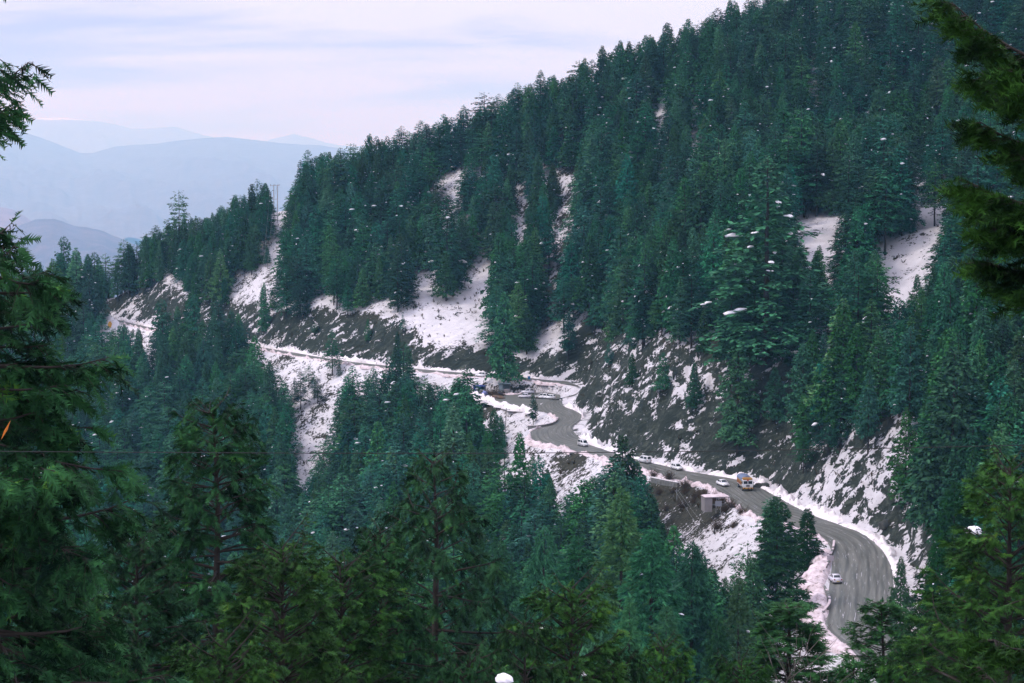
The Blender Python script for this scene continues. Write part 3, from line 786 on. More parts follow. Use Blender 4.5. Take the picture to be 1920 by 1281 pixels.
    sd = unit(np.cross(upv, fw)); upv = np.cross(fw, sd)
    sc = ln * rs.uniform(0.65, 1.3, N) * np.clip((H - pos[:, 2]) / (0.16 * H if tpl in ('far', 'mid') else 1.2) + 0.4, 0.4, 1)
    tv, tf_ = TPL[tpl]
    V = pos[:, None] + sc[:, None, None] * (fw[:, None] * tv[None, :, 0:1] + sd[:, None] * tv[None, :, 1:2] + upv[:, None] * tv[None, :, 2:3])
    Fc = (tf_[None] + (np.arange(N) * len(tv))[:, None, None]).reshape(-1, 3)
    crown = np_mesh(name + '_crown', V.reshape(-1, 3), [Fc], [fol])
    # ---- trunk, with boughs where they can be seen
    k = 9; hz = np.linspace(-1.5, H * 0.985, k)
    rr = (trunk_r or (0.011 * H + 0.05)) * (1.02 - np.linspace(0, 1, k)) ** 0.8 + 0.015
    tp_ = np.stack([lean * hz + 0.06 * np.sin(hz * 0.7 + seed), 0.06 * np.cos(hz * 0.6), hz], 1)
    tvv, tq = tubes(tp_[None], rr[None], 7)
    if wood:
        ks = 7; ss = np.linspace(0, 1, ks)
        bp = bpos(np.repeat(np.arange(n), ks), np.tile(ss, n)).reshape(n, ks, 3)
        br = (0.016 + 0.010 * Ls)[:, None] * (1.05 - ss)[None] ** 0.9 + 0.004
        v2, q2 = tubes(bp, br, 4)
        tq = np.vstack([tq, q2 + len(tvv)]); tvv = np.vstack([tvv, v2])
        pick = rs.random(m2) < 0.8; ii = np.nonzero(pick)[0]
        us = np.linspace(0, 1, 4)
        bp = spos(np.repeat(ii, 4), np.tile(us, len(ii))).reshape(len(ii), 4, 3)
        v2, q2 = tubes(bp, np.tile(0.010 * (1.1 - us)[None] + 0.002, (len(ii), 1)), 3)
        tq = np.vstack([tq, q2 + len(tvv)]); tvv = np.vstack([tvv, v2])
    trunk = np_mesh(name + '_trunk', tvv, [tq], [M_BARK], smooth=True)
    # ---- clumps of snow lying on the boughs
    sm = None
    if snow:
        big = np.nonzero(Ls > np.median(Ls) * 0.7)[0]
        ids = np.repeat(rs.choice(big, snow), 2); m_ = len(ids)
        u_ = np.clip(np.repeat(rs.uniform(0.75, 1.0, snow), 2) + rs.normal(0, 0.05, m_), 0.3, 1)
        c = bpos(ids, u_); c[:, :2] += rs.normal(0, 0.10, (m_, 2)); c[:, 2] += rs.uniform(0.22, 0.36, m_)
        r_ = np.repeat(snow_size * rs.uniform(0.14, 0.34, snow) * (0.8 + 1.2 * rs.random(snow) ** 3), 2) * rs.uniform(0.6, 1.25, m_)
        sm = snow_mesh(name, c, r_, rs, azs[ids])
    return trunk, crown, sm

def _ico():
    bm = bmesh.new(); bmesh.ops.create_icosphere(bm, subdivisions=2, radius=1)
    v = np.array([x.co[:] for x in bm.verts]); f = np.array([[x.index for x in p.verts] for p in bm.faces]); bm.free()
    return v, f
ICO = _ico()
def snow_mesh(name, c, r, rs, az_):
    v, f = ICO; n = len(c)
    V = v[None] * (1 + 0.28 * rs.normal(0, 1, (n, len(v), 1)).clip(-1.5, 1.5) * 0.6)
    V = V * np.stack([rs.uniform(1.0, 1.9, n), rs.uniform(0.6, 1.1, n), rs.uniform(0.40, 0.65, n)], 1)[:, None]
    a = az_ + rs.normal(0, 0.3, n); ca, sa = np.cos(a)[:, None], np.sin(a)[:, None]
    V[..., 2] -= 0.22 * np.clip(V[..., 0], 0, 2) ** 2
    V = np.stack([V[..., 0] * ca - V[..., 1] * sa, V[..., 0] * sa + V[..., 1] * ca, V[..., 2]], -1)
    V = c[:, None] + V * r[:, None, None]
    return np_mesh(name + '_snow', V.reshape(-1, 3), [(f[None] + (np.arange(n) * len(v))[:, None, None]).reshape(-1, 3)], [M_TREESNOW], smooth=True)

def tree_thing(name, meshes, loc, rotz, scale, label, cat, group=None):
    e = empty(name, loc, rotz)
    e.scale = scale if hasattr(scale, '__len__') else (scale,) * 3
    obj('trunk', meshes[0], e); obj('crown', meshes[1], e)
    if meshes[2] is not None: obj('snow_clumps', meshes[2], e)
    return tag(e, label, cat, group)

# ---- the kinds that cover the hill (height 28 m as built)
PH = 28.0
FAR = [
    ('cedar_tree', build_tree('cedar_a', 1, PH, 5.6, 'cedar', M_CEDAR, base=0.14, spacing=1.10, nb=10, n2=15, n3=4, ln=0.78, snow=13)),
    ('cedar_tree', build_tree('cedar_b', 2, PH, 6.6, 'cedar', M_CEDAR, base=0.08, spacing=1.20, nb=10, n2=16, n3=4, ln=0.84, snow=9, power=0.7)),
    ('cedar_tree', build_tree('cedar_c', 3, PH, 4.9, 'cedar', M_CEDAR, base=0.26, spacing=1.0, nb=9, n2=14, n3=4, ln=0.74, snow=6, gap=0.2, power=0.65)),
    ('cedar_tree', build_tree('cedar_d', 4, PH, 5.4, 'cedar', M_SPRUCE, base=0.34, spacing=1.2, nb=9, n2=14, n3=4, ln=0.78, snow=0, gap=0.28, power=0.55, top=1.4)),
    ('spruce_tree', build_tree('spruce_a', 5, PH, 4.3, 'spruce', M_SPRUCE, base=0.12, spacing=0.58, nb=7, n2=12, n3=4, ln=0.72, snow=7)),
    ('spruce_tree', build_tree('spruce_b', 6, PH, 5.0, 'spruce', M_SPRUCE, base=0.18, spacing=0.62, nb=7, n2=12, n3=4, ln=0.76, snow=0, gap=0.18)),
    ('spruce_tree', build_tree('spruce_c', 7, PH, 3.9, 'spruce', M_CEDAR, base=0.28, spacing=0.60, nb=6, n2=11, n3=4, ln=0.70, snow=3, gap=0.24, power=0.65)),
    ('spruce_tree', build_tree('spruce_d', 8, PH, 5.2, 'fir', M_LIGHT, base=0.10, spacing=0.62, nb=7, n2=13, n3=4, ln=0.76, snow=6, gap=0.12, power=0.9)),
    ('cedar_tree', build_tree('cedar_e', 9, PH, 5.8, 'cedar', M_CEDAR, base=0.06, spacing=1.0, nb=10, n2=18, n3=5, ln=0.66, snow=30, snow_size=0.95)),
]
# ================================================================== WHERE THE FOREST STANDS
# open ground seen in the view (snow chutes, cut banks, road): no crown may stand in front of it
def strip(pts, w):
    """polygon of half-width w round a polyline"""
    p = np.array(pts, float); d = np.gradient(p, axis=0); nrm = np.stack([-d[:, 1], d[:, 0]], 1); nrm /= np.linalg.norm(nrm, axis=1)[:, None]
    return list(map(tuple, np.vstack([p + nrm * w, (p - nrm * w)[::-1]])))
OPEN = [
    [(508, 240), (549, 240), (549, 362), (508, 372)],
    [(192, 600), (200, 560), (240, 548), (300, 522), (312, 535), (290, 600), (288, 640), (262, 612)], [(300, 505), (318, 520), (360, 560), (340, 575), (310, 545)],
    strip([(518, 385), (522, 440), (514, 500)], 9), [(430, 520), (470, 505), (482, 540), (470, 590), (445, 575)], [(488, 522), (506, 512), (512, 540), (498, 556)],
    strip([(600, 535), (604, 580), (600, 640)], 9), [(495, 615), (530, 590), (565, 600), (560, 655), (498, 650)], strip([(490, 655), (600, 673), (618, 675)], 10),
    [(645, 600), (690, 570), (745, 570), (750, 610), (735, 640), (722, 690), (648, 680), (636, 640)],
    [(772, 525), (800, 505), (818, 520), (830, 590), (820, 650), (900, 650), (915, 690), (770, 690), (765, 610)], [(842, 590), (868, 560), (880, 500), (905, 478), (915, 530), (905, 600), (895, 640), (850, 650)],
    [(822, 340), (848, 322), (862, 340), (850, 375), (826, 400)], strip([(1060, 330), (1062, 400), (1050, 450)], 9), strip([(1030, 540), (1035, 600), (1020, 650), (990, 690)], 10),
    [(980, 690), (1010, 650), (1052, 660), (1056, 735), (985, 720)], strip([(770, 697), (910, 706)], 8), strip([(972, 712), (1056, 718)], 8),
    strip([(1238, 180), (1240, 210), (1234, 265)], 8), strip([(1302, 190), (1300, 290)], 5), strip([(978, 395), (975, 450)], 6),
    [(1062, 735), (1075, 660), (1100, 605), (1128, 640), (1185, 665), (1230, 650), (1290, 690), (1340, 700), (1420, 710), (1490, 790), (1480, 870), (1440, 880), (1250, 870), (1130, 845), (1092, 800)],
    [(1045, 770), (1095, 740), (1100, 850), (985, 835), (980, 800), (1040, 800)], [(880, 725), (955, 722), (1056, 735), (1055, 770), (1010, 780), (890, 745)],
    [(1000, 780), (1050, 770), (1095, 790), (1130, 850), (1125, 868), (1000, 845)], [(1205, 860), (1300, 870), (1420, 895), (1440, 920), (1420, 965), (1350, 950), (1205, 895)],
    [(1420, 895), (1450, 870), (1500, 895), (1545, 850), (1590, 830), (1600, 880), (1590, 950), (1690, 1000), (1710, 1060), (1700, 1160), (1560, 1180), (1555, 1010), (1530, 985), (1470, 940)],
    [(1490, 415), (1530, 395), (1570, 420), (1560, 470), (1500, 465)], [(1670, 480), (1690, 445), (1730, 430), (1762, 455), (1755, 490), (1700, 490)], [(1560, 365), (1590, 360), (1590, 400)],
    strip([(1720, 320), (1715, 370)], 7), [(1640, 490), (1672, 480), (1676, 515), (1646, 520)], [(1605, 500), (1622, 498), (1620, 530)], strip([(1322, 700), (1335, 770)], 14), strip([(1268, 695), (1268, 745)], 14), [(1165, 650), (1195, 650), (1205, 690), (1165, 700)],
    [(1605, 830), (1640, 815), (1668, 830), (1665, 880), (1610, 890)], [(1715, 1080), (1760, 1070), (1790, 1100), (1785, 1140), (1720, 1130)], strip([(1770, 340), (1775, 380)], 6),
    [(552, 805), (585, 775), (625, 715), (655, 712), (612, 780), (598, 800), (580, 888), (555, 893)], [(505, 665), (560, 680), (545, 720), (520, 700)],
    strip([(1010, 850), (1050, 880), (1058, 945)], 12), [(880, 745), (1000, 785), (985, 815), (945, 800), (955, 775), (890, 755)], strip([(962, 830), (972, 880)], 10),
    [(1210, 890), (1330, 935), (1420, 970), (1430, 1000), (1345, 1085), (1320, 1030), (1230, 970)], [(1515, 1080), (1550, 1060), (1560, 1150), (1530, 1140)], [(1545, 1180), (1610, 1180), (1600, 1225), (1560, 1215)],
]
STRICT = [
    [(508, 240), (549, 240), (549, 362), (508, 372)], strip([(518, 385), (522, 440), (514, 500)], 8), [(822, 338), (848, 320), (864, 338), (852, 378), (826, 402)],
    strip([(1060, 335), (1062, 400), (1048, 455)], 9), strip([(1030, 540), (1035, 600), (1018, 650)], 9), strip([(1238, 180), (1240, 215), (1234, 270)], 9), strip([(1302, 190), (1300, 290)], 5),
    [(1500, 425), (1530, 405), (1552, 425), (1545, 455)], [(1688, 470), (1700, 448), (1728, 440), (1738, 470)], strip([(1322, 700), (1335, 770)], 11), strip([(1268, 695), (1268, 745)], 11),
    [(1605, 830), (1640, 815), (1668, 830), (1665, 880), (1610, 890)], [(850, 590), (872, 560), (884, 505), (902, 485), (912, 530), (902, 600), (880, 640)], [(775, 528), (800, 508), (815, 522), (828, 590), (800, 650), (772, 640)],
    strip([(600, 540), (604, 580), (600, 635)], 8), [(435, 525), (468, 508), (478, 540), (468, 588), (448, 572)], [(554, 808), (588, 776), (622, 725), (640, 722), (598, 800), (578, 886), (557, 890)],
    strip([(975, 400), (975, 450)], 6), strip([(1720, 320), (1715, 370)], 7), strip([(1770, 340), (1775, 380)], 6), strip([(1525, 130), (1520, 165)], 6), strip([(1440, 590), (1445, 640)], 7), strip([(1565, 560), (1560, 605)], 7), strip([(1650, 560), (1700, 545)], 7),
    [(1205, 862), (1300, 870), (1420, 895), (1440, 920), (1420, 962), (1350, 945), (1205, 893)], [(1000, 782), (1050, 770), (1095, 790), (1128, 850), (1000, 842)], [(930, 725), (1056, 735), (1055, 768), (1010, 778), (890, 745)]]
_mx, _my = np.meshgrid(np.arange(0, 1920, 2), np.arange(0, 1282, 2))
OPENM = np.zeros(_mx.shape, bool)
for p in OPEN: OPENM |= in_poly(_mx, _my, p)
STRM = np.zeros(_mx.shape, bool)
for p in STRICT: STRM |= in_poly(_mx, _my, p)
def open_at(u, v, M=None):
    M = OPENM if M is None else M
    iu = np.clip((u / 2).astype(int), 0, OPENM.shape[1] - 1); iv = np.clip((v / 2).astype(int), 0, OPENM.shape[0] - 1)
    return M[iv, iu] & (u > 0) & (u < 1920) & (v > 0) & (v < 1281)

rs = np.random.default_rng(77)
_gx, _gy = np.meshgrid(np.arange(-290, 270, 5.0), np.arange(300, 985, 5.0))
_gx = (_gx + rs.uniform(-2.4, 2.4, _gx.shape)).ravel(); _gy = (_gy + rs.uniform(-2.4, 2.4, _gy.shape)).ravel()
_px = 960 + F * _gx / _gy
ok = (_px > -160) & (_px < 2100)
_gx, _gy, _px = _gx[ok], _gy[ok], _px[ok]
_gz, _gc, _gd = terrain(_gx, _gy)
rdg = np.interp(_px, [r[0] for r in RIDGE], [r[2] for r in RIDGE])
ok = (_gd > 4.0) & (_gy < rdg + 60) & ((_gc < 0.35) | ((_px < 480) & (_gd > 6)) | ((_gd > 6) & (rs.random(len(_gc)) < 0.5)) | ((_px > 1475) & (_gd > 9)) | ((_px > 1065) & (_gz > 23) & (_gd > 12))) & (_gz > -125) & ((_gy > 405) | (_px > 1690) | ((_px < 1430) & (_gy > 335)))
_gx, _gy, _gz, _gd = _gx[ok], _gy[ok], _gz[ok], _gd[ok]
vnt = fbm(_gx / 45, _gy / 45, 41, 3)
Hh = np.clip(21.8 + 6 * vnt + rs.normal(0, 4.2, len(_gx)), 9, 34)
Hh = Hh * np.interp(_gz, [20, 60, 110], [1.0, 0.90, 0.86])
_rd = np.interp(960 + F * _gx / _gy, [r[0] for r in RIDGE], [r[2] for r in RIDGE])
Hh = np.where(_gy > _rd - 25, np.clip(20.5 + rs.normal(0, 1.8, len(_gx)), 16, 25), Hh)
Hh = Hh * np.where((960 + F * _gx / _gy < 520) & (_gz > 10), np.where(960 + F * _gx / _gy < 300, 0.95, 0.85), 1.0)
Hh = np.where(rs.random(len(Hh)) < 0.14, Hh * 0.55, Hh)
Hh = np.where((_gd < 9) & ~((960 + F * _gx / _gy > 300) & (960 + F * _gx / _gy < 480)), np.minimum(Hh, 16), Hh)
Hh = np.where((_gy < 405) & (_gx < 70), np.minimum(Hh, 21), Hh)
_u0, _v0, _dp = proj(np.stack([_gx, _gy, _gz], 1))
_u1, _v1, _ = proj(np.stack([_gx, _gy, _gz + Hh], 1))
hw = 0.15 * Hh * F / _gy
hit = np.zeros(len(_gx))
for k, fr in enumerate(np.linspace(0.02, 0.98, 12)):
    vv = _v0 + (_v1 - _v0) * fr; ww = hw * (1.05 - fr)
    for s in (-0.8, 0, 0.8): hit += open_at(_u0 + s * ww, vv) + 10 * open_at(_u0 + s * ww, vv, STRM)
keep = (hit < 2) | ((hit < 5) & (rs.random(len(_gx)) < 0.45))
# where a full-grown tree would hide open ground a short young one may still stand
short = ~keep & (rs.random(len(_gx)) < 0.45)
h2 = Hh * 0.42; hit2 = np.zeros(len(_gx))
_u2, _v2, _ = proj(np.stack([_gx, _gy, _gz + h2], 1))
for fr in np.linspace(0.02, 0.98, 6):
    vv = _v0 + (_v2 - _v0) * fr
    for s in (-0.5, 0, 0.5): hit2 += open_at(_u0 + s * 0.42 * hw, vv) + 10 * open_at(_u0 + s * 0.42 * hw, vv, STRM)
short &= hit2 < 3
Hh = np.where(short, h2, Hh); keep |= short
TREES = []       # x, y, z, height, kind index, width factor
for i in np.nonzero(keep)[0]:
    TREES.append([_gx[i], _gy[i], _gz[i], Hh[i], 0, rs.uniform(0.9, 1.35)])
# kinds by stand: cedars on the upper slopes and skyline, spruce mixed in lower down
for t in TREES:
    c = fbm(np.array([t[0] / 60]), np.array([t[1] / 60]), 63, 2)[0] + (0.25 if t[2] > 40 else -0.05)
    t[4] = int(rs.choice([0, 1, 2, 3])) if rs.random() < 0.5 + 0.9 * c else int(rs.choice([4, 5, 6, 7], p=[0.34, 0.28, 0.22, 0.16]))

# ---- trees that can be pointed to one by one: crown top in the view, distance, kind, width, label
def placed(px, py, D, kind, wf, label, bx=None):
    p = at(px, py, D); g = ground(p[0], p[1])
    return [p[0], p[1], g, p[2] - g, kind, wf, label]
SPECIAL = [
    placed(1440, 285, 520, 8, 1.45, 'broad tiered cedar with the largest snow clumps, high on the slope above the rock face'),
    placed(838, 362, 735 + 30, 0, 1.0, 'cedar standing alone between two open snow patches above the upper road'),
    placed(945, 545, 690, 5, 1.05, 'dark spruce standing in front of the upper road beside the white estate car'),
    placed(745, 620, 722, 4, 0.9, 'dark spruce at the valley edge of the upper road, left of the blue-roofed stalls'),
    placed(630, 645, 752, 4, 1.1, 'short dark spruce standing in front of the snowy verge of the upper road'),
    placed(335, 355, 893, 3, 0.9, 'ragged open-crowned tree rising above the skyline on the far left ridge'),
    placed(577, 280, 880, 1, 1.1, 'tall cedar at the left end of the high skyline beside the pole gap'),
    placed(1168, 812, 478, 5, 1.15, 'tall dark spruce hiding the road between the minivan and the rear of the white van'),
    placed(850, 752, 560, 7, 1.15, 'pale green fir below the stalls at the lay-by'),
    placed(975, 808, 520, 4, 0.95, 'green spruce below the apron of the double bend'),
    placed(1700, 760, 425, 7, 1.0, 'pale green young fir above the snowfield by the near bend'),
    placed(1735, 780, 415, 4, 1.0, 'dark young spruce beside the pale fir above the near bend'),
    placed(1630, 690, 450, 6, 0.9, 'slim light-boughed spruce on the slope over the near bend'),
    placed(495, 528, 800, 4, 0.8, 'small dark spruce in the middle of the snow chute on the far left'),
    placed(545, 360, 872, 4, 0.8, 'small spruce on the skyline in the gap beside the timber pole frame'),
    placed(245, 620, 812, 2, 1.1, 'flat-topped cedar with snow on its tiers beside the yellow road sign'),
    placed(1320, 575, 545, 4, 1.0, 'leaning spruce on top of the rock face'),
    placed(1385, 640, 510, 5, 1.2, 'bushy dark spruce growing on the rock face above the lorry'),
    placed(1225, 560, 575, 4, 1.0, 'spruce with a bare trunk at the upper rim of the rock face'),
    placed(1000, 735, 625, 6, 0.8, 'thin spruce on the island inside the double bend'),
]
for s in SPECIAL: s[3] = max(s[3], 4.0)
def footed(px, py, h, kind, wf, label):
    """a tree whose foot is seen at this place on the slope"""
    Ds = np.arange(420, 760, 1.0); Pq = np.array([at(px, py, D) for D in Ds])
    z, _, d = terrain(Pq[:, 0], Pq[:, 1]); k = int(np.argmax(z >= Pq[:, 2]))
    return [Pq[k, 0], Pq[k, 1], z[k] - 0.3, h, kind, wf, label]
SPECIAL += [
    footed(1185, 722, 9, 4, 1.1, 'short dark spruce clinging to the upper left of the rock face'),
    footed(1243, 742, 11, 5, 1.1, 'droopy spruce clinging to the middle of the rock face, over the minivan'),
    footed(1302, 765, 12, 4, 1.0, 'pointed spruce on a ledge in the centre of the rock face'),
    footed(1142, 690, 8, 6, 1.1, 'small thin spruce near the left end of the rock face'),
    footed(1452, 800, 14, 5, 1.1, 'bushy spruce at the right end of the rock face above the boulder'),
    footed(1505, 845, 13, 4, 1.0, 'dark spruce just above the snowfield, right of the rock face'),
    footed(1535, 800, 16, 7, 1.0, 'pale green fir standing over the snowfield'),
    footed(1400, 775, 9, 6, 1.1, 'small spruce low on the rock face above the lorry'),
    footed(690, 640, 8, 4, 1.0, 'short spruce on the dark cut bank of the upper road'),
    footed(590, 640, 10, 5, 1.0, 'droopy spruce on the cut bank left of the short one'),
    footed(650, 600, 14, 4, 1.0, 'pointed spruce at the top edge of the dark cut bank'),
]
# nothing of the random stand closer than a few metres to these
for s in SPECIAL:
    TREES = [t for t in TREES if (t[0] - s[0]) ** 2 + (t[1] - s[1]) ** 2 > 9]
ALLT = [t + [None] for t in TREES] + SPECIAL

# ---- how much of each one shows: front-to-back cover on a coarse raster
RW, RH = 480, 320
cover = np.zeros((RH, RW), bool); seen = np.zeros(len(ALLT))
order = sorted(range(len(ALLT)), key=lambda i: ALLT[i][1])
A_ = np.array([[t[0], t[1], t[2], t[3], t[5]] for t in ALLT])
bu, bv, _ = proj(A_[:, :3]); tu, tv_, _ = proj(A_[:, :3] + np.stack([0 * A_[:, 0], 0 * A_[:, 0], A_[:, 3]], 1))
for i in order:
    w = 0.16 * A_[i, 3] * A_[i, 4] * F / A_[i, 1]
    y0, y1 = int(tv_[i] / 4), int(bv[i] / 4)
    for y in range(max(0, y0), min(RH, y1 + 1)):
        f_ = (y - y0 + 1) / (y1 - y0 + 1)
        a = int((bu[i] - w * f_) / 4); b = int((bu[i] + w * f_) / 4) + 1
        a = max(a, 0); b = min(b, RW)
        if b > a:
            seg = cover[y, a:b]; seen[i] += (~seg).sum(); seg[:] = True

def region(x, y, z, u, v, d):
    if v < 400 - 0.25 * (u - 560) and z > 30 and (u < 1400) and (y > np.interp(u, [r[0] for r in RIDGE], [r[2] for r in RIDGE]) - 45): return 'on the skyline of the %s ridge' % ('low left' if u < 560 else 'high')
    zr_up = u < 1060
    if z > 6 or (v < 690 - 0.0 * u and u < 1060 and z > 2):
        if u < 420: return 'on the far left slope above the road'
        if u < 640: return 'beside the snow chute above the upper road'
        if u < 800: return 'above the cut bank of the upper road'
        if u < 1060: return 'by the snow patches above the lay-by'
        if u < 1330: return 'above the left part of the rock face' if v > 330 else 'below the skyline over the double bend'
        if u < 1560: return 'above the right part of the rock face' if v > 330 else 'high up over the rock face'
        return 'on the slope over the near bend' if v > 420 else 'on the upper right slope'
    if u < 420: return 'below the far left end of the road'
    if u < 640: return 'below the upper road, left of the snow chute'
    if u < 900: return 'below the upper road, right of the snow chute'
    if u < 1120: return 'below the double bend'
    if u < 1400: return 'below the straight with the lorry'
    return 'beside the near bend'

vis_order = sorted([i for i in range(len(TREES)) if -60 < bu[i] < 1980], key=lambda i: -seen[i])
shown = set(vis_order[:300])
LOOK = {0: 'snow-dotted cedar', 1: 'broad spreading cedar', 2: 'narrow gappy cedar', 3: 'bare-stemmed cedar', 4: 'dark pointed spruce', 5: 'droopy spruce', 6: 'slim gappy spruce', 7: 'pale spruce'}
labels, groups = {}, {}
for i in shown:
    x, y, z, h, k, wf, lab = ALLT[i]
    size = 'tall' if h > 25 else ('short' if h < 13 else 'middle-sized')
    rg = region(x, y, z, bu[i], tv_[i], 0)
    labels[i] = '%s %s %s' % (size, LOOK[k], rg)
    groups[i] = ('cedars ' if k < 4 else 'spruces ') + rg
ORD = ['leftmost', 'second', 'third', 'fourth', 'fifth', 'sixth', 'seventh', 'eighth', 'ninth', 'tenth', 'eleventh', 'twelfth', 'thirteenth', 'fourteenth', 'fifteenth', 'sixteenth']
for lab in set(labels.values()):
    ids = sorted([i for i in labels if labels[i] == lab], key=lambda i: bu[i])
    if len(ids) < 2: continue
    for n_, i in enumerate(ids):
        labels[i] = lab + (', leftmost' if n_ == 0 else ', rightmost' if n_ == len(ids) - 1 else ', %s from left' % ORD[min(n_, 15)])
for i, t in enumerate(ALLT):
    x, y, z, h, k, wf, lab = t
    if lab is None and i not in shown: continue
    nm, meshes = FAR[k]
    s = h / PH; sx = s * wf * (1.15 if h < 16 else 1.0)
    tree_thing(nm, meshes, (x, y, z - 0.3), float(rs.uniform(0, 6.28)), (sx, sx, s), lab or labels[i], 'tree', None if lab else groups[i])

# ---- the rest of the wood, too many to count: one object of points that carry the same kinds of tree
rest = [t for i, t in enumerate(ALLT) if t[6] is None and i not in shown]
me = bpy.data.meshes.new('conifer_forest')
P_ = np.array([[t[0], t[1], t[2] - 0.3] for t in rest], np.float32)
me.vertices.add(len(P_)); me.vertices.foreach_set('co', P_.ravel())
def attr(nm, ty, vals, key='value'):
    a = me.attributes.new(nm, ty, 'POINT'); a.data.foreach_set(key, np.asarray(vals).ravel())
attr('kind_index', 'INT', np.array([t[4] for t in rest], np.int32))
_s = np.array([[t[3] / PH * t[5], t[3] / PH * t[5], t[3] / PH] for t in rest], np.float32)
attr('size', 'FLOAT_VECTOR', _s, 'vector')
attr('turn', 'FLOAT_VECTOR', np.stack([0 * _s[:, 0], 0 * _s[:, 0], rs.uniform(0, 6.28, len(rest))], 1).astype(np.float32), 'vector')
me.update()
forest = tag(obj('conifer_forest', me), 'dense dark conifers filling the hillside between the nearer trees', None, None, 'stuff')
ng = bpy.data.node_groups.new('forest', 'GeometryNodeTree')
ng.interface.new_socket('Geometry', in_out='INPUT', socket_type='NodeSocketGeometry')
ng.interface.new_socket('Geometry', in_out='OUTPUT', socket_type='NodeSocketGeometry')
gi = ng.nodes.new('NodeGroupInput'); go = ng.nodes.new('NodeGroupOutput')
iop = ng.nodes.new('GeometryNodeInstanceOnPoints')
jn = ng.nodes.new('GeometryNodeJoinGeometry')
src = {}
for o in list(COL.objects):
    if o.type == 'MESH' and o.parent is not None: src.setdefault(o.data.name, o)
for nm, meshes in reversed(FAR):
    j2 = ng.nodes.new('GeometryNodeJoinGeometry')
    for mm in meshes:
        if mm is None or mm.name not in src: continue
        oi = ng.nodes.new('GeometryNodeObjectInfo'); oi.transform_space = 'ORIGINAL'; oi.inputs['Object'].default_value = src[mm.name]
        ng.links.new(oi.outputs['Geometry'], j2.inputs[0])
    g2 = ng.nodes.new('GeometryNodeGeometryToInstance')
    ng.links.new(j2.outputs[0], g2.inputs[0]); ng.links.new(g2.outputs[0], jn.inputs[0])
def named(nm, ty):
    a = ng.nodes.new('GeometryNodeInputNamedAttribute'); a.data_type = ty; a.inputs['Name'].default_value = nm
    return a.outputs['Attribute']
ng.links.new(gi.outputs[0], iop.inputs['Points']); ng.links.new(jn.outputs[0], iop.inputs['Instance'])
iop.inputs['Pick Instance'].default_value = True
ng.links.new(named('kind_index', 'INT'), iop.inputs['Instance Index'])
ng.links.new(named('turn', 'FLOAT_VECTOR'), iop.inputs['Rotation'])
ng.links.new(named('size', 'FLOAT_VECTOR'), iop.inputs['Scale'])
ng.links.new(iop.outputs[0], go.inputs[0])
md = forest.modifiers.new('forest', 'NODES'); md.node_group = ng
print('TREES total', len(ALLT), 'rest', len(rest))

# ---- scrub and stones poking through the snow: uncountable ground cover
def scrub():
    r2 = np.random.default_rng(5); n = 36000
    gx = r2.uniform(-250, 240, n); gy = r2.uniform(320, 900, n)
    u = 960 + F * gx / gy; o = (u > -60) & (u < 1980); gx, gy = gx[o], gy[o]
    cl = fbm(gx / 11, gy / 11, 15, 3); o = cl > r2.uniform(-0.35, 0.55, len(gx)); gx, gy = gx[o], gy[o]
    z, c, d = terrain(gx, gy); o = (d > 3.5) & (z > -60); gx, gy, z = gx[o], gy[o], z[o]; n = len(gx)
    base = np.stack([gx, gy, z], 1)
    k = 6; V = []; 
    a = r2.uniform(0, 6.28, (n, k)); ln = r2.uniform(0.3, 1.3, (n, 1))  * r2.uniform(0.6, 1.2, (n, k)); el = r2.uniform(0.3, 1.3, (n, k))
    tip = base[:, None] + np.stack([ln * np.cos(a) * np.cos(el), ln * np.sin(a) * np.cos(el), ln * np.sin(el)], -1)
    sd = np.stack([-np.sin(a), np.cos(a), 0 * a], -1) * 0.16 * ln[..., None]
    lo = np.repeat(base[:, None] - np.array([0, 0, 0.12]), k, 1)
    V = np.stack([lo - sd * 0.6, lo + sd * 0.6, tip + sd * 0.5, tip - sd * 0.5], 2).reshape(-1, 3)
    q = np.arange(n * k * 4).reshape(-1, 4)
    return np_mesh('hillside_scrub', V, [q], [M_SCRUB])
M_SCRUB = foliage_material('dry_scrub', (0.030, 0.030, 0.020), (0.085, 0.072, 0.045))
tag(obj('hillside_scrub', scrub()), 'dry brown scrub poking through the snow of the slopes', kind='stuff')
# ================================================================== TREES OF THE MIDDLE DISTANCE
MID = {
    'C': ('cedar_tree', 30.0, build_tree('mid_cedar', 21, 30, 6.0, 'fir', M_SPRUCE, tpl='mid', base=0.08, spacing=0.55, nb=8, n2=18, n3=4, ln=0.9, snow=0, gap=0.12, power=0.75)),
    'D': ('spruce_tree', 30.0, build_tree('mid_spruce', 22, 30, 4.6, 'spruce', M_SPRUCE, tpl='mid', base=0.08, spacing=0.50, nb=8, n2=16, n3=4, ln=0.8, snow=5, gap=0.12, power=0.8)),
    'L': ('spruce_tree', 30.0, build_tree('mid_pale', 23, 30, 5.0, 'fir', M_LIGHT, tpl='mid', base=0.12, spacing=0.55, nb=8, n2=17, n3=5, ln=0.78, snow=3, gap=0.18, power=0.9)),
    'S': ('spruce_tree', 30.0, build_tree('mid_weeping', 24, 30, 4.6, 'weeping', M_SPRUCE, tpl='mid', base=0.16, spacing=0.58, nb=7, n2=16, n3=5, ln=0.72, snow=4, gap=0.2, power=0.75)),
}
def mid(px, py, D, k, wf, label):
    nm, H0, meshes = MID[k]
    p = at(px, py, D); g = ground(p[0], p[1]); h = max(p[2] - g, 5.0)
    s = h / H0
    tree_thing(nm, meshes, (p[0], p[1], g - 0.3), px * 0.37, (max(s, 0.6) * wf, max(s, 0.6) * wf, s), label, 'tree')
mid(1458, 926, 358, 'C', 1.12, 'bushy blue-green cedar hiding the road before the near bend')
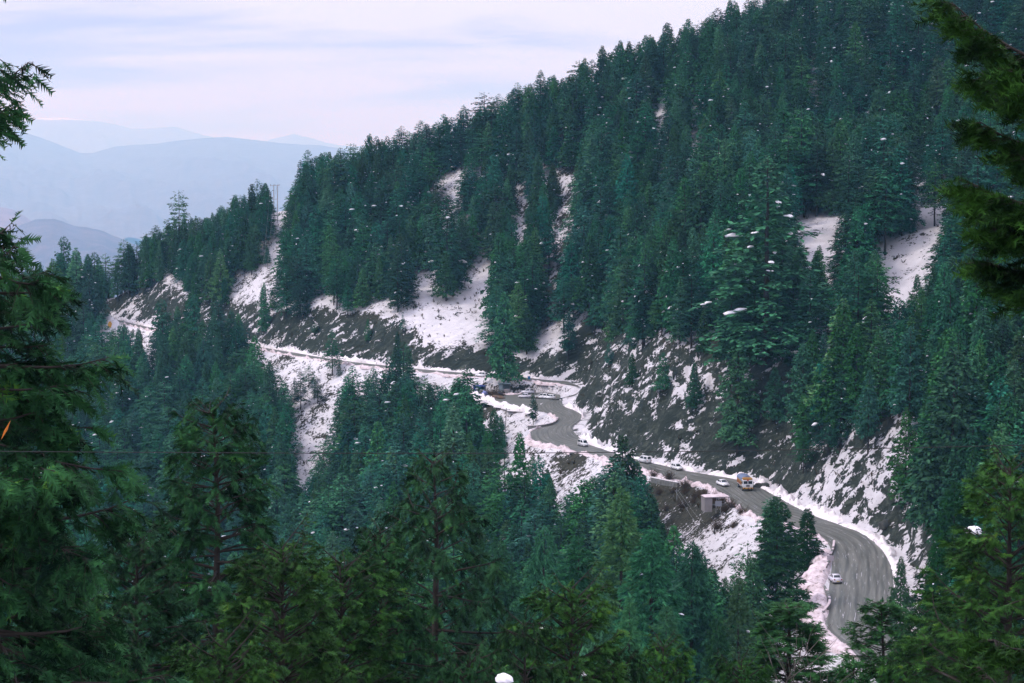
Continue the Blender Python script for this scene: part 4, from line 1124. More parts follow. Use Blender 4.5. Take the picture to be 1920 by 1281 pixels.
mid(1514, 950, 402, 'D', 1.15, 'dark pointed spruce right beside the cedar at the near bend')
mid(1165, 912, 300, 'L', 1.0, 'pale green fir, brightest of the trees below the straight')
mid(1222, 985, 285, 'D', 1.25, 'broad dark spruce with snow flecks, right of the pale fir')
mid(1298, 1012, 318, 'D', 1.1, 'very dark pointed spruce below the brown scrub slope')
mid(1385, 1080, 300, 'L', 0.9, 'pale thin-needled fir left of the bushy cedar')
mid(1085, 1000, 300, 'C', 0.8, 'blue-green cedar left of the pale fir')
mid(1020, 985, 335, 'S', 1.1, 'spruce with hanging grey-green boughs right of the weeping tree')
mid(935, 1010, 320, 'D', 1.0, 'dark spruce behind the weeping tree in the foreground')
mid(1180, 1115, 215, 'L', 0.8, 'light green young fir in the dip below the pale fir')
mid(1250, 1130, 240, 'C', 0.75, 'small dark cedar left of the bare tree')
mid(1120, 1085, 240, 'S', 0.9, 'drooping spruce behind the yellow-green bush-like fir')
mid(880, 1110, 260, 'D', 0.9, 'dark spruce seen through the boughs of the weeping tree')
mid(1345, 1150, 250, 'D', 0.9, 'dark spruce behind the bare tree')
mid(1690, 1040, 330, 'S', 0.8, 'thin-boughed spruce leaning over the snow bank of the near bend')
mid(1790, 900, 330, 'C', 1.0, 'blue-green cedar on the right slope above the near bend')
mid(1760, 1000, 300, 'D', 1.0, 'dark spruce on the right beside the patch of open snow')
mid(1850, 1000, 280, 'C', 0.9, 'blue-green cedar behind the foreground fir on the right')

# ================================================================== FOREGROUND TREES
NEAR_H = 25.0
NEAR = {
    'A': ('spruce_tree', build_tree('near_spruce', 31, NEAR_H, 5.0, 'spruce', M_NEARA, tpl='near', base=0.15, spacing=0.40, nb=6, n2=19, n3=9, ln=0.38, snow=0, gap=0.12, power=0.62, top=1.2, wood=True, maxdepth=12)),
    'B': ('fir_tree', build_tree('near_fir', 32, NEAR_H, 5.0, 'fir', M_NEARB, tpl='near', base=0.15, spacing=0.40, nb=6, n2=19, n3=9, ln=0.37, snow=0, gap=0.14, power=0.55, top=1.4, wood=True, maxdepth=10)),
    'W': ('spruce_tree', build_tree('near_weeping', 33, NEAR_H, 4.4, 'weeping', M_NEARA, tpl='near', base=0.12, spacing=0.55, nb=6, n2=19, n3=10, ln=0.36, snow=0, gap=0.2, power=0.55, top=1.2, wood=True, maxdepth=12)),
    'C': ('cedar_tree', build_tree('near_cedar', 34, NEAR_H, 5.2, 'cedar', M_NEARC, tpl='near', base=0.12, spacing=0.45, nb=8, n2=22, n3=8, ln=0.46, snow=0, gap=0.08, power=0.75, top=0.8, wood=True, maxdepth=9)),
}
def near(px, py, D, k, wf, label, rot=None):
    nm, meshes = NEAR[k]
    p = at(px, py, D); g = ground(p[0], p[1]); h = p[2] - g
    # the crown is built about its top; a taller tree only has a longer stem
    s = min(max(h / NEAR_H, 0.75), 1.25)
    e = empty(nm, (p[0], p[1], g), px * 0.53 if rot is None else rot)
    o = obj('crown', meshes[1], e, (0, 0, h - NEAR_H * s)); o.scale = (wf * s, wf * s, s)
    o = obj('trunk', meshes[0], e, (0, 0, h - NEAR_H * s)); o.scale = (wf * s, wf * s, s)
    if h > NEAR_H * s + 0.5:
        v, q = tubes(np.array([[[0, 0, -0.8], [0, 0, h - NEAR_H * s - 1.2]]]), np.array([[0.42, 0.36]]), 8)
        obj('stem', np_mesh('lower_stem', v, [q], [M_BARK], smooth=True), e)
    return tag(e, label, 'tree')
near(402, 750, 72, 'A', 1.0, 'large dark spruce with a broad ragged top, second foreground tree from the left')
near(528, 1008, 55, 'B', 0.95, 'bushy yellow-green fir in front of the broad spruce, with rounded boughs')
near(640, 1040, 64, 'B', 1.0, 'bushy green fir between the rounded fir and the weeping tree')
near(712, 985, 76, 'A', 0.9, 'shadowy spruce just left of the weeping foreground tree')
near(815, 846, 82, 'W', 1.05, 'tall weeping spruce with hanging twigs in the bottom centre')
near(1072, 1085, 66, 'B', 0.9, 'yellow-green bushy fir at the bottom right of the weeping tree')
near(985, 1150, 62, 'W', 0.8, 'low drooping spruce between the weeping tree and the yellow-green fir')
near(1480, 1126, 88, 'C', 1.6, 'layered bright green cedar at the bottom, in front of the road')
near(1655, 1122, 108, 'C', 1.2, 'light green young cedar at the bottom of the road')
near(1738, 1138, 98, 'A', 0.8, 'dark spruce right of the light green young cedar at the bottom')
near(1897, 852, 54, 'B', 0.95, 'dark green fir at the right edge with a pointed top')
near(1812, 1105, 62, 'A', 0.95, 'spruce in shadow at the lower right')
near(1700, 1215, 70, 'B', 0.8, 'low green fir top at the bottom edge right of the road')
near(1600, 1235, 84, 'C', 0.75, 'small cedar top at the bottom edge below the road')
near(1245, 1195, 74, 'B', 0.75, 'dark fir top at the bottom edge under the bare tree')
near(1160, 1215, 68, 'A', 0.75, 'spruce top at the bottom edge right of the yellow-green fir')
near(880, 1215, 58, 'A', 0.8, 'spruce top at the bottom edge below the weeping tree')
near(1390, 1225, 80, 'B', 0.75, 'low fir top at the bottom edge left of the layered cedar')
near(255, 985, 58, 'A', 0.95, 'dark spruce top between the leftmost tree and the broad spruce')
near(120, 1060, 50, 'A', 0.9, 'deeply shaded spruce in the bottom left corner')
near(420, 1180, 48, 'B', 0.8, 'fir top at the bottom edge left of the rounded fir')

def custom(nm, tx, D, ztop, rows, style, fol, label, seed, ln, n2, n3, tpl, Rm, snow_at=None):
    """tree whose trunk stands outside the picture and whose boughs reach into it"""
    x = (tx - 960) / F * D; g = ground(x, D); H_ = ztop - g
    br = [(z - g, a, L, e) for z, a, L, e in rows]
    meshes = build_tree(nm, seed, H_, Rm, style, fol, tpl=tpl, n2=n2, n3=n3, ln=ln, snow=0, wood=True, branches=br, trunk_r=0.26)
    e = empty(nm.split('__')[0], (x, D, g))
    obj('trunk', meshes[0], e); obj('crown', meshes[1], e)
    return tag(e, label, 'tree')
r3 = np.random.default_rng(9)
rows = [(77.7, 0.05, 2.05, 0.50), (77.9, -0.5, 1.8, 0.45), (77.3, 0.35, 1.55, 0.30), (77.1, -0.2, 1.35, 0.1)]
z = 75.2
while z > 64.0:
    L0 = 2.35 + 1.5 * (75.4 - z) / 8.0
    for j in range(3):
        rows.append((z + r3.uniform(-0.1, 0.1), r3.uniform(-1.5, 1.3), min(L0, 4.2) * r3.choice([0.6, 0.75, 0.9, 1.12]), r3.uniform(-0.15, 0.25)))
    z -= r3.uniform(0.24, 0.5)
for j in range(26):      # the far side of the tree, and its top above the picture
    zz = 66 + 10 * j / 26
    rows.append((zz, math.pi + r3.uniform(-1.2, 1.2), (2.2 + 1.5 * (75.4 - zz) / 8.0) * r3.uniform(0.7, 1.05), r3.uniform(-0.15, 0.2)))
for j in range(20):
    rows.append((79.7 + 2.9 * j / 20, r3.uniform(0, 6.28), 1.3 - 0.9 * j / 20, 0.35))
custom('spruce_tree__left', -130, 38, 83.0, rows, 'spruce', M_NEARA, 'nearest dark spruce filling the left edge, its boughs reaching in from outside', 41, 0.38, 24, 5, 'near', 3.4)
rows = [(77.75, math.pi + 0.02, 2.62, 0.40), (77.45, math.pi - 0.30, 2.0, 0.22), (77.40, math.pi + 0.4, 1.9, 0.22),
        (76.75, math.pi, 2.05, 0.30), (76.55, math.pi + 0.25, 1.6, 0.1),
        (75.95, math.pi + 0.05, 2.30, 0.25), (75.80, math.pi - 0.35, 1.9, 0.1), (75.65, math.pi + 0.3, 2.0, 0.08), (75.25, math.pi, 1.85, 0.05), (75.0, math.pi + 0.25, 1.7, 0.0)]
for j in range(16):
    rows.append((71.0 + 7.6 * j / 16, r3.uniform(-1.45, 1.45), r3.uniform(1.6, 2.5), r3.uniform(0.0, 0.3)))
for j in range(9):
    rows.append((79.8 + 1.9 * j / 9, r3.uniform(0, 6.28), 1.7 - 1.1 * j / 9, 0.45))
for j in range(8):
    rows.append((66.5 + 4.0 * j / 8, r3.uniform(0, 6.28), r3.uniform(1.6, 2.4), 0.05))
custom('pine_tree__right', 2095, 30, 82.0, rows, 'pine', M_NEARD, 'pine outside the right edge whose three dark bottlebrush boughs hang into the picture', 43, 0.26, 60, 6, 'tuft', 2.2)

# a cushion of snow on a bough at the right, and on a post at the bottom edge
# ================================================================== MATERIALS FOR BUILT THINGS
M_WHITE = mat('white_paint', (0.80, 0.80, 0.82), 0.28, 0.5, coat=0.4)
M_SILVER = mat('silver_paint', (0.66, 0.64, 0.70), 0.30, 0.5, coat=0.4)
M_GLASS = mat('dark_glass', (0.020, 0.028, 0.032), 0.08, 0.6)
M_TYRE = mat('tyre_rubber', (0.018, 0.018, 0.018), 0.85, 0.2)
M_RIM = mat('wheel_rim', (0.42, 0.42, 0.43), 0.4, 0.5, metal=0.6)
M_BLACK = mat('black_trim', (0.022, 0.022, 0.024), 0.6, 0.3)
M_LAMP = mat('clear_lamp', (0.72, 0.72, 0.70), 0.15, 0.6)
M_TAIL = mat('red_lamp', (0.30, 0.02, 0.02), 0.2, 0.5)
M_PLATEY = mat('yellow_plate', (0.62, 0.44, 0.05), 0.5)
M_PLATEW = mat('white_plate', (0.7, 0.7, 0.7), 0.5)
M_YELLOW = mat('yellow_paint', (0.62, 0.36, 0.04), 0.55, noise=(2.5, (0.42, 0.20, 0.03), 0.15))
M_ORANGE = mat('orange_painted_boards', (0.27, 0.085, 0.04), 0.65, noise=(2.0, (0.24, 0.06, 0.03), 0.18))
M_OCHRE = mat('ochre_painted_boards', (0.48, 0.29, 0.08), 0.65, noise=(2.0, (0.40, 0.18, 0.04), 0.18))
M_TARP = mat('grey_blue_tarpaulin', (0.19, 0.21, 0.29), 0.6, noise=(0.8, (0.12, 0.19, 0.32), 0.1), bump=(2.5, 0.5, 0.08))
M_BLUE = mat('blue_tarpaulin', (0.012, 0.045, 0.22), 0.5, noise=(1.5, (0.008, 0.02, 0.10), 0.2), bump=(3, 0.5, 0.06))
M_BLUE2 = mat('bright_blue_plastic', (0.03, 0.22, 0.50), 0.5)
M_LAV = mat('pale_blue_tarpaulin', (0.24, 0.28, 0.55), 0.6, bump=(3, 0.6, 0.08))
M_SHEET = mat('weathered_sheet_roof', (0.20, 0.27, 0.29), 0.6, noise=(1.2, (0.11, 0.15, 0.17), 0.2))
M_STONE = mat('dressed_stone', (0.26, 0.26, 0.25), 0.85, noise=(1.8, (0.13, 0.14, 0.13), 0.25), bump=(4, 0.7, 0.06))
M_CONC = mat('stained_concrete', (0.30, 0.275, 0.28), 0.85, noise=(0.9, (0.24, 0.22, 0.21), 0.2), bump=(5, 0.4, 0.03))
M_STEEL = mat('galvanised_steel', (0.36, 0.37, 0.38), 0.5, metal=0.5)
M_WOODP = mat('grey_timber', (0.20, 0.18, 0.16), 0.85, noise=(3, (0.10, 0.09, 0.08), 0.2))
M_EARTH = mat('brown_earth', (0.15, 0.095, 0.06), 0.9, noise=(1.2, (0.08, 0.05, 0.035), 0.2), bump=(2, 0.8, 0.15))
M_GREYB = mat('grey_board', (0.22, 0.23, 0.26), 0.6)
M_PALEB = mat('pale_board', (0.50, 0.44, 0.47), 0.6)
M_WIRE = mat('cable', (0.025, 0.027, 0.028), 0.6)
M_WIREL = mat('bright_wire', (0.34, 0.36, 0.36), 0.5)
M_ROCK = mat('dark_rock', (0.085, 0.088, 0.078), 0.9, noise=(0.9, (0.030, 0.034, 0.030), 0.25), bump=(1.6, 0.9, 0.25))
M_RED = mat('red_paint', (0.45, 0.03, 0.03), 0.5)
M_LEAF = mat('orange_leaf', (0.55, 0.17, 0.02), 0.6)

def bmo(name, bm, m, parent=None, loc=None, smooth=False):
    bmesh.ops.recalc_face_normals(bm, faces=bm.faces)
    me = bpy.data.meshes.new(name); bm.to_mesh(me); bm.free()
    for k in (m if isinstance(m, (list, tuple)) else [m]): me.materials.append(k)
    if smooth:
        for p in me.polygons: p.use_smooth = True
    return obj(name, me, parent, loc)

def box(bm, x0, x1, y0, y1, z0, z1, bev=0.0, taper=None):
    v = [bm.verts.new((x, y, z)) for z in (z0, z1) for y in (y0, y1) for x in (x0, x1)]
    if taper:
        cx, cy = (x0 + x1) / 2, (y0 + y1) / 2
        for k in v[4:]: k.co.x = cx + (k.co.x - cx) * taper[0]; k.co.y = cy + (k.co.y - cy) * taper[1]
    fs = [bm.faces.new([v[i] for i in f]) for f in ((0, 2, 3, 1), (4, 5, 7, 6), (0, 1, 5, 4), (1, 3, 7, 5), (3, 2, 6, 7), (2, 0, 4, 6))]
    if bev:
        es = list({e for f in fs for e in f.edges})
        bmesh.ops.bevel(bm, geom=es, offset=bev, segments=2, affect='EDGES')

def quad(bm, pts): return bm.faces.new([bm.verts.new(p) for p in pts])

def slab(bm, pts, nrm, th=0.02):
    """thin solid panel: pts outline, pushed out along nrm"""
    a = [bm.verts.new(Vector(p)) for p in pts]; b = [bm.verts.new(Vector(p) + Vector(nrm) * th) for p in pts]
    bm.faces.new(a[::-1]); bm.faces.new(b); n = len(a)
    for i in range(n): bm.faces.new([a[i], a[(i + 1) % n], b[(i + 1) % n], b[i]])

def tube_obj(name, pts, r, m, parent=None, sides=6):
    P = np.array([pts], float); v, q = tubes(P, np.full(P.shape[:2], r) if np.isscalar(r) else np.array([r], float), sides)
    return obj(name, np_mesh(name, v, [q], [m], smooth=True), parent)

# ---- wheels
def wheel_meshes(r, w):
    bm = bmesh.new()
    bmesh.ops.create_cone(bm, cap_ends=True, segments=18, radius1=r, radius2=r, depth=w, matrix=Matrix.Rotation(R(90), 4, 'X'))
    bmesh.ops.bevel(bm, geom=[e for e in bm.edges if len(e.link_faces) == 2 and e.calc_face_angle() > 1.0], offset=r * 0.12, segments=2, affect='EDGES')
    t = bpy.data.meshes.new('tyre'); bm.to_mesh(t); bm.free(); t.materials.append(M_TYRE)
    bm = bmesh.new()
    bmesh.ops.create_cone(bm, cap_ends=True, segments=14, radius1=r * 0.62, radius2=r * 0.55, depth=w * 1.08, matrix=Matrix.Rotation(R(90), 4, 'X'))
    k = bpy.data.meshes.new('rim'); bm.to_mesh(k); bm.free(); k.materials.append(M_RIM)
    return t, k
WHEELS = {}
def wheel(parent, x, y, r, w):
    if (r, w) not in WHEELS: WHEELS[(r, w)] = wheel_meshes(r, w)
    t, k = WHEELS[(r, w)]
    o = obj('wheel', t, parent, (x, y, r)); obj('rim', k, o)

def car(name, style, paint, loc, rotz, label, group=None, plate=M_PLATEW):
    """forward is +x; a closed shell with its own windows, lamps, wheels"""
    P = dict(  # length, half width, belt z, roof z, bonnet z, [rear belt x, rear roof x, front roof x, cowl x], bonnet nose x
        hatch=dict(L=3.75, hw=0.81, belt=0.93, roof=1.49, nose=0.78, x=(-1.78, -1.35, 0.22, 0.98), tail=0.92),
        sedan=dict(L=4.15, hw=0.84, belt=0.93, roof=1.47, nose=0.78, x=(-1.42, -0.92, 0.28, 1.05), tail=0.98),
        van=dict(L=3.70, hw=0.76, belt=1.00, roof=1.80, nose=0.98, x=(-1.80, -1.66, 0.85, 1.52), tail=1.0),
        estate=dict(L=4.35, hw=0.86, belt=1.00, roof=1.68, nose=0.92, x=(-2.08, -1.86, 0.25, 1.02), tail=1.0))[style]
    L2 = P['L'] / 2; hw = P['hw']; bz = P['belt']; rz = P['roof']
    e = empty(name, loc, rotz)
    prof = [(-L2 + 0.06, 0.26), (-L2, 0.48), (-L2 + 0.02, P['tail'] - 0.14), (-L2 + 0.10, P['tail']), (P['x'][0], bz), (P['x'][3], bz), (L2 - 0.35, P['nose'] + 0.03), (L2 - 0.06, P['nose'] - 0.12), (L2, 0.50), (L2 - 0.05, 0.26)]
    prof = [p for i, p in enumerate(prof) if i == 0 or math.dist(p, prof[i - 1]) > 0.03]
    bm = bmesh.new()
    def ring(y, k):
        return [bm.verts.new((x * (1 - 0.012 * k), y * (1.0 - (0.05 if z > 0.8 else 0.0) * 1), z)) for x, z in prof]
    a, b = ring(-hw, 1), ring(hw, 1)
    n = len(prof)
    bm.faces.new(a); bm.faces.new(b[::-1])
    for i in range(n): bm.faces.new([a[i], b[i], b[(i + 1) % n], a[(i + 1) % n]])
    bmesh.ops.recalc_face_normals(bm, faces=bm.faces)
    bmesh.ops.bevel(bm, geom=list(bm.edges), offset=0.045, segments=2, affect='EDGES')
    # roof shell on pillars
    xb, xr, xf, xc = P['x']; tw = hw * 0.76; bw = hw * 0.93
    low = [(xb, -bw, bz - 0.03), (xc, -bw, bz - 0.03), (xc, bw, bz - 0.03), (xb, bw, bz - 0.03)]
    top = [(xr, -tw, rz), (xf, -tw, rz), (xf, tw, rz), (xr, tw, rz)]
    lv = [bm.verts.new(p) for p in low]; tv = [bm.verts.new(p) for p in top]
    fs = [bm.faces.new(tv)] + [bm.faces.new([lv[i], lv[(i + 1) % 4], tv[(i + 1) % 4], tv[i]]) for i in range(4)]
    bmesh.ops.bevel(bm, geom=list({q for f in fs for q in f.edges if q.verts[0].co.z > bz or q.verts[1].co.z > bz}), offset=0.05, segments=2, affect='EDGES')
    bmo('body', bm, paint, e, smooth=True)
    low = [Vector(p) for p in low]; top = [Vector(p) for p in top]
    def pane(nm, i, j, m0, m1, lo=0.12, hi=0.88):
        c = [low[i], low[j], top[j], top[i]]
        f = lambda u, v: (c[0] * (1 - u) + c[1] * u) * (1 - v) + (c[3] * (1 - u) + c[2] * u) * v
        p = [f(m0, lo), f(m1, lo), f(m1, hi), f(m0, hi)]
        nr = (p[1] - p[0]).cross(p[3] - p[0]).normalized()
        ctr = sum((Vector(k) for k in p), Vector()) / 4
        if nr.dot(ctr - Vector((0, 0, 0.8))) < 0: nr = -nr
        b2 = bmesh.new(); slab(b2, [q + nr * 0.004 for q in p], nr, 0.010); bmo(nm, b2, M_GLASS, e)
    pane('windscreen', 1, 2, 0.08, 0.92); pane('rear_window', 3, 0, 0.10, 0.90, 0.22)
    for i, j in ((0, 1), (2, 3)):
        pane('side_window', i, j, 0.07, 0.47, 0.16); pane('side_window', i, j, 0.53, 0.93, 0.16)
    for s in (-1, 1):
        b2 = bmesh.new(); box(b2, L2 - 0.16, L2 + 0.012, s * hw * 0.62 - 0.15, s * hw * 0.62 + 0.15, P['nose'] - 0.26, P['nose'] - 0.10, 0.03); bmo('headlight', b2, M_LAMP, e)
        b2 = bmesh.new(); box(b2, -L2 - 0.012, -L2 + 0.14, s * hw * 0.78 - 0.11, s * hw * 0.78 + 0.11, P['tail'] - 0.30, P['tail'] - 0.08, 0.03); bmo('tail_light', b2, M_TAIL, e)
        b2 = bmesh.new(); box(b2, xc - 0.22, xc - 0.06, s * (hw + 0.02) - 0.09, s * (hw + 0.02) + 0.09, bz + 0.02, bz + 0.14, 0.03); bmo('wing_mirror', b2, paint, e)
        for x in (L2 - 0.75, -L2 + 0.72): wheel(e, x, s * (hw - 0.09), 0.29, 0.19)
    b2 = bmesh.new(); box(b2, L2 - 0.05, L2 + 0.025, -0.42, 0.42, 0.40, 0.53, 0.02); bmo('grille', b2, M_BLACK, e)
    b2 = bmesh.new(); box(b2, -L2 - 0.026, -L2 + 0.03, -0.25, 0.25, 0.44, 0.55); bmo('number_plate', b2, plate, e)
    b2 = bmesh.new(); box(b2, -L2 + 0.15, L2 - 0.15, -hw + 0.06, hw - 0.06, 0.17, 0.30); bmo('underbody', b2, M_BLACK, e)
    return tag(e, label, 'van' if style == 'van' else 'car', group)

def heading(a, b):
    p, q = on_z(*a, 0), on_z(*b, 0); return math.atan2(q[1] - p[1], q[0] - p[0])
def road_z(x, y):
    _, i, d = _kd.find((x, y, 0.0)); return float(ROADS[i, 2]) + 0.05
def spot(px, py, z=0.0):
    p = on_z(px, py, z + 0.05); return (float(p[0]), float(p[1]), road_z(p[0], p[1]))

car('car', 'sedan', M_SILVER, spot(1566, 1091), R(96), 'silver saloon seen from behind, parked beside the slushy verge at the near bend', plate=M_PLATEY)
car('car', 'sedan', M_WHITE, spot(1355, 911), heading((1290, 890), (1380, 922)), 'white saloon car just left of the lorry')
car('car', 'hatch', M_WHITE, spot(1269, 881), heading((1215, 874), (1330, 903)), 'white hatchback driving on the straight behind the saloon')
car('van', 'van', M_WHITE, spot(1209, 868), heading((1283, 888), (1190, 870)), 'small white van seen from behind at the left end of the straight')
car('van', 'van', M_WHITE, spot(1093, 837), heading((1050, 832), (1150, 858)), 'white minivan under the snow bank at the foot of the double bend')
car('car', 'hatch', M_WHITE, spot(1031, 748), R(150), 'white hatchback, right of the two parked at the mouth of the lay-by')
car('car', 'estate', M_WHITE, spot(1016, 747), R(155), 'white estate, left of the two parked at the mouth of the lay-by')
car('car', 'sedan', M_SILVER, spot(984, 746), R(165), 'pale lilac car half hidden behind the leafless tree in the lay-by')
car('car', 'estate', M_SILVER, spot(990, 738), R(170), 'silver estate at the back of the lay-by behind the pale lilac car')
car('car', 'estate', M_WHITE, spot(903, 707, 3.3), heading((985, 711), (870, 702)), 'white estate car seen from the side on the upper road')

# ---- lorry
def lorry(loc, rotz):
    e = empty('lorry', loc, rotz)
    b = bmesh.new()
    for s in (-1, 1): box(b, -3.5, 3.2, s * 0.45 - 0.07, s * 0.45 + 0.07, 0.75, 0.98)
    for x in (-2.6, -0.9, 1.0, 2.9): box(b, x - 0.06, x + 0.06, -0.45, 0.45, 0.80, 0.94)
    bmo('chassis', b, M_BLACK, e)
    b = bmesh.new()   # cab, leaning front
    pts = [(1.75, 0.85), (3.55, 0.85), (3.62, 1.65), (3.40, 2.55), (1.75, 2.60)]
    A = [b.verts.new((x, -1.16, z)) for x, z in pts]; B = [b.verts.new((x, 1.16, z)) for x, z in pts]
    b.faces.new(A); b.faces.new(B[::-1])
    for i in range(5): b.faces.new([A[i], B[i], B[(i + 1) % 5], A[(i + 1) % 5]])
    bmesh.ops.recalc_face_normals(b, faces=b.faces)
    bmesh.ops.bevel(b, geom=list(b.edges), offset=0.06, segments=2, affect='EDGES')
    cab = bmo('cab', b, M_WHITE, e)
    def on_front(y0, y1, z0, z1, th):
        f = lambda z: 3.62 - (z - 1.65) * 0.22 / 0.90 if z > 1.65 else 3.55 + (z - 0.85) * 0.07 / 0.8
        bb = bmesh.new(); slab(bb, [(f(z0) + 0.004, y0, z0), (f(z0) + 0.004, y1, z0), (f(z1) + 0.004, y1, z1), (f(z1) + 0.004, y0, z1)], (1, 0, 0.1), th); return bb
    bmo('windscreen', on_front(-1.02, -0.06, 1.72, 2.36, 0.012), M_GLASS, e); bmo('windscreen', on_front(0.06, 1.02, 1.72, 2.36, 0.012), M_GLASS, e)
    bmo('grille', on_front(-0.42, 0.42, 1.02, 1.55, 0.03), M_RIM, e)
    for k in range(4): bmo('grille_bar', on_front(-0.36, 0.36, 1.08 + 0.12 * k, 1.13 + 0.12 * k, 0.05), M_BLACK, e)
    for s in (-1, 1):
        bmo('headlight', on_front(s * 0.82 - 0.14, s * 0.82 + 0.14, 1.05, 1.24, 0.05), M_LAMP, e)
        bb = bmesh.new(); slab(bb, [(2.15, s * 1.165, 1.70), (3.20, s * 1.165, 1.70), (3.10, s * 1.165, 2.34), (2.15, s * 1.165, 2.34)], (0, s, 0), 0.012); bmo('side_window', bb, M_GLASS, e)
        bb = bmesh.new(); box(bb, 3.45, 3.55, s * 1.36 - 0.10, s * 1.36 + 0.10, 1.75, 2.2, 0.02); bmo('wing_mirror', bb, M_BLACK, e)
    bb = bmesh.new(); box(bb, 3.55, 3.80, -1.18, 1.18, 0.58, 0.86, 0.04); bp = bmo('bumper', bb, M_YELLOW, e)
    for s in (-0.8, 0.0, 0.8):
        bb = bmesh.new(); box(bb, 3.801, 3.815, s - 0.12, s + 0.12, 0.60, 0.84); bmo('stripe', bb, M_BLACK, bp)
    bb = bmesh.new(); box(bb, 1.9, 3.42, -1.10, 1.10, 2.62, 3.02, 0.08, (0.9, 0.94)); bmo('header_board', bb, M_OCHRE, e)
    bb = bmesh.new(); bmesh.ops.create_uvsphere(bb, u_segments=10, v_segments=6, radius=0.16, matrix=Matrix.Translation((3.46, 0, 2.56)) @ Matrix.Scale(1.6, 4, (0, 1, 0))); bmo('red_ornament', bb, M_RED, e)
    # load body: boards between posts, ochre over orange
    bb = bmesh.new(); box(bb, -3.7, 1.68, -1.18, 1.18, 0.99, 1.14); bmo('load_floor', bb, M_WHITE, e)
    for s in (-1, 1):
        for k in range(5):
            x0 = -3.66 + k * 1.066
            for z0, z1, m in ((1.15, 1.46, M_ORANGE), (1.48, 1.80, M_ORANGE), (1.82, 2.12, M_OCHRE), (2.14, 2.42, M_OCHRE)):
                bb = bmesh.new(); box(bb, x0 + 0.05, x0 + 1.02, s * 1.17 - 0.03, s * 1.17 + 0.03, z0, z1); bmo('side_board', bb, m, e)
        for k in range(6):
            x0 = -3.66 + k * 1.066
            bb = bmesh.new(); box(bb, x0 - 0.04, x0 + 0.04, s * 1.20 - 0.045, s * 1.20 + 0.045, 1.142, 2.44); bmo('post', bb, M_OCHRE, e)
    for x, nm in ((-3.70, 'tailboard'), (1.66, 'front_board')):
        bb = bmesh.new(); box(bb, x - 0.03, x + 0.03, -1.12, 1.12, 1.15, 2.42); bmo(nm, bb, M_ORANGE, e)
    # sagging tarpaulin over hoops
    nx, ny = 14, 13; V = []
    for i in range(nx):
        x = -3.78 + 5.52 * i / (nx - 1)
        for j in range(ny):
            t = j / (ny - 1); a = math.pi * (1 - t)
            y = 1.27 * math.cos(a); z = 2.36 + 0.80 * math.sin(a) ** 0.75 + 0.05 * math.sin(x * 3.1 + t * 4) - (0.10 if j in (0, ny - 1) else 0) + 0.06 * math.cos(x * 2.4)
            V.append((x, y, z))
    q = [(i * ny + j, (i + 1) * ny + j, (i + 1) * ny + j + 1, i * ny + j + 1) for i in range(nx - 1) for j in range(ny - 1)]
    # close both ends
    e0 = [j for j in range(ny)]; e1 = [(nx - 1) * ny + j for j in range(ny)]
    me = bpy.data.meshes.new('tarpaulin'); me.from_pydata(V, [], [tuple(f) for f in q] + [tuple(e0), tuple(e1[::-1])]); me.update(); me.materials.append(M_TARP)
    for p in me.polygons: p.use_smooth = len(p.vertices) == 4
    obj('tarpaulin', me, e)
    for x in (-2.55,):
        for s in (-1, 1): wheel(e, x, s * 0.98, 0.50, 0.42)
    for s in (-1, 1): wheel(e, 2.55, s * 1.02, 0.50, 0.28)
    for s in (-1, 1):
        bb = bmesh.new(); box(bb, 1.9, 3.2, s * 1.05 - 0.16, s * 1.05 + 0.16, 1.02, 1.12, 0.03); bmo('mudguard', bb, M_BLACK, e)
    bb = bmesh.new(); box(bb, -1.6, -0.5, -1.05, -0.55, 0.55, 0.95, 0.05); bmo('fuel_tank', bb, M_STEEL, e)
    return tag(e, 'lorry with orange and yellow sides, white cab and grey-blue tarpaulin', 'lorry')
_p = spot(1397, 917)
lorry(_p, heading((1370, 902), (1412, 925)) - R(6))

# ================================================================== ROADSIDE
def frame_at(px, py, z=0.0):
    p = on_z(px, py, z); return (float(p[0]), float(p[1]), z)

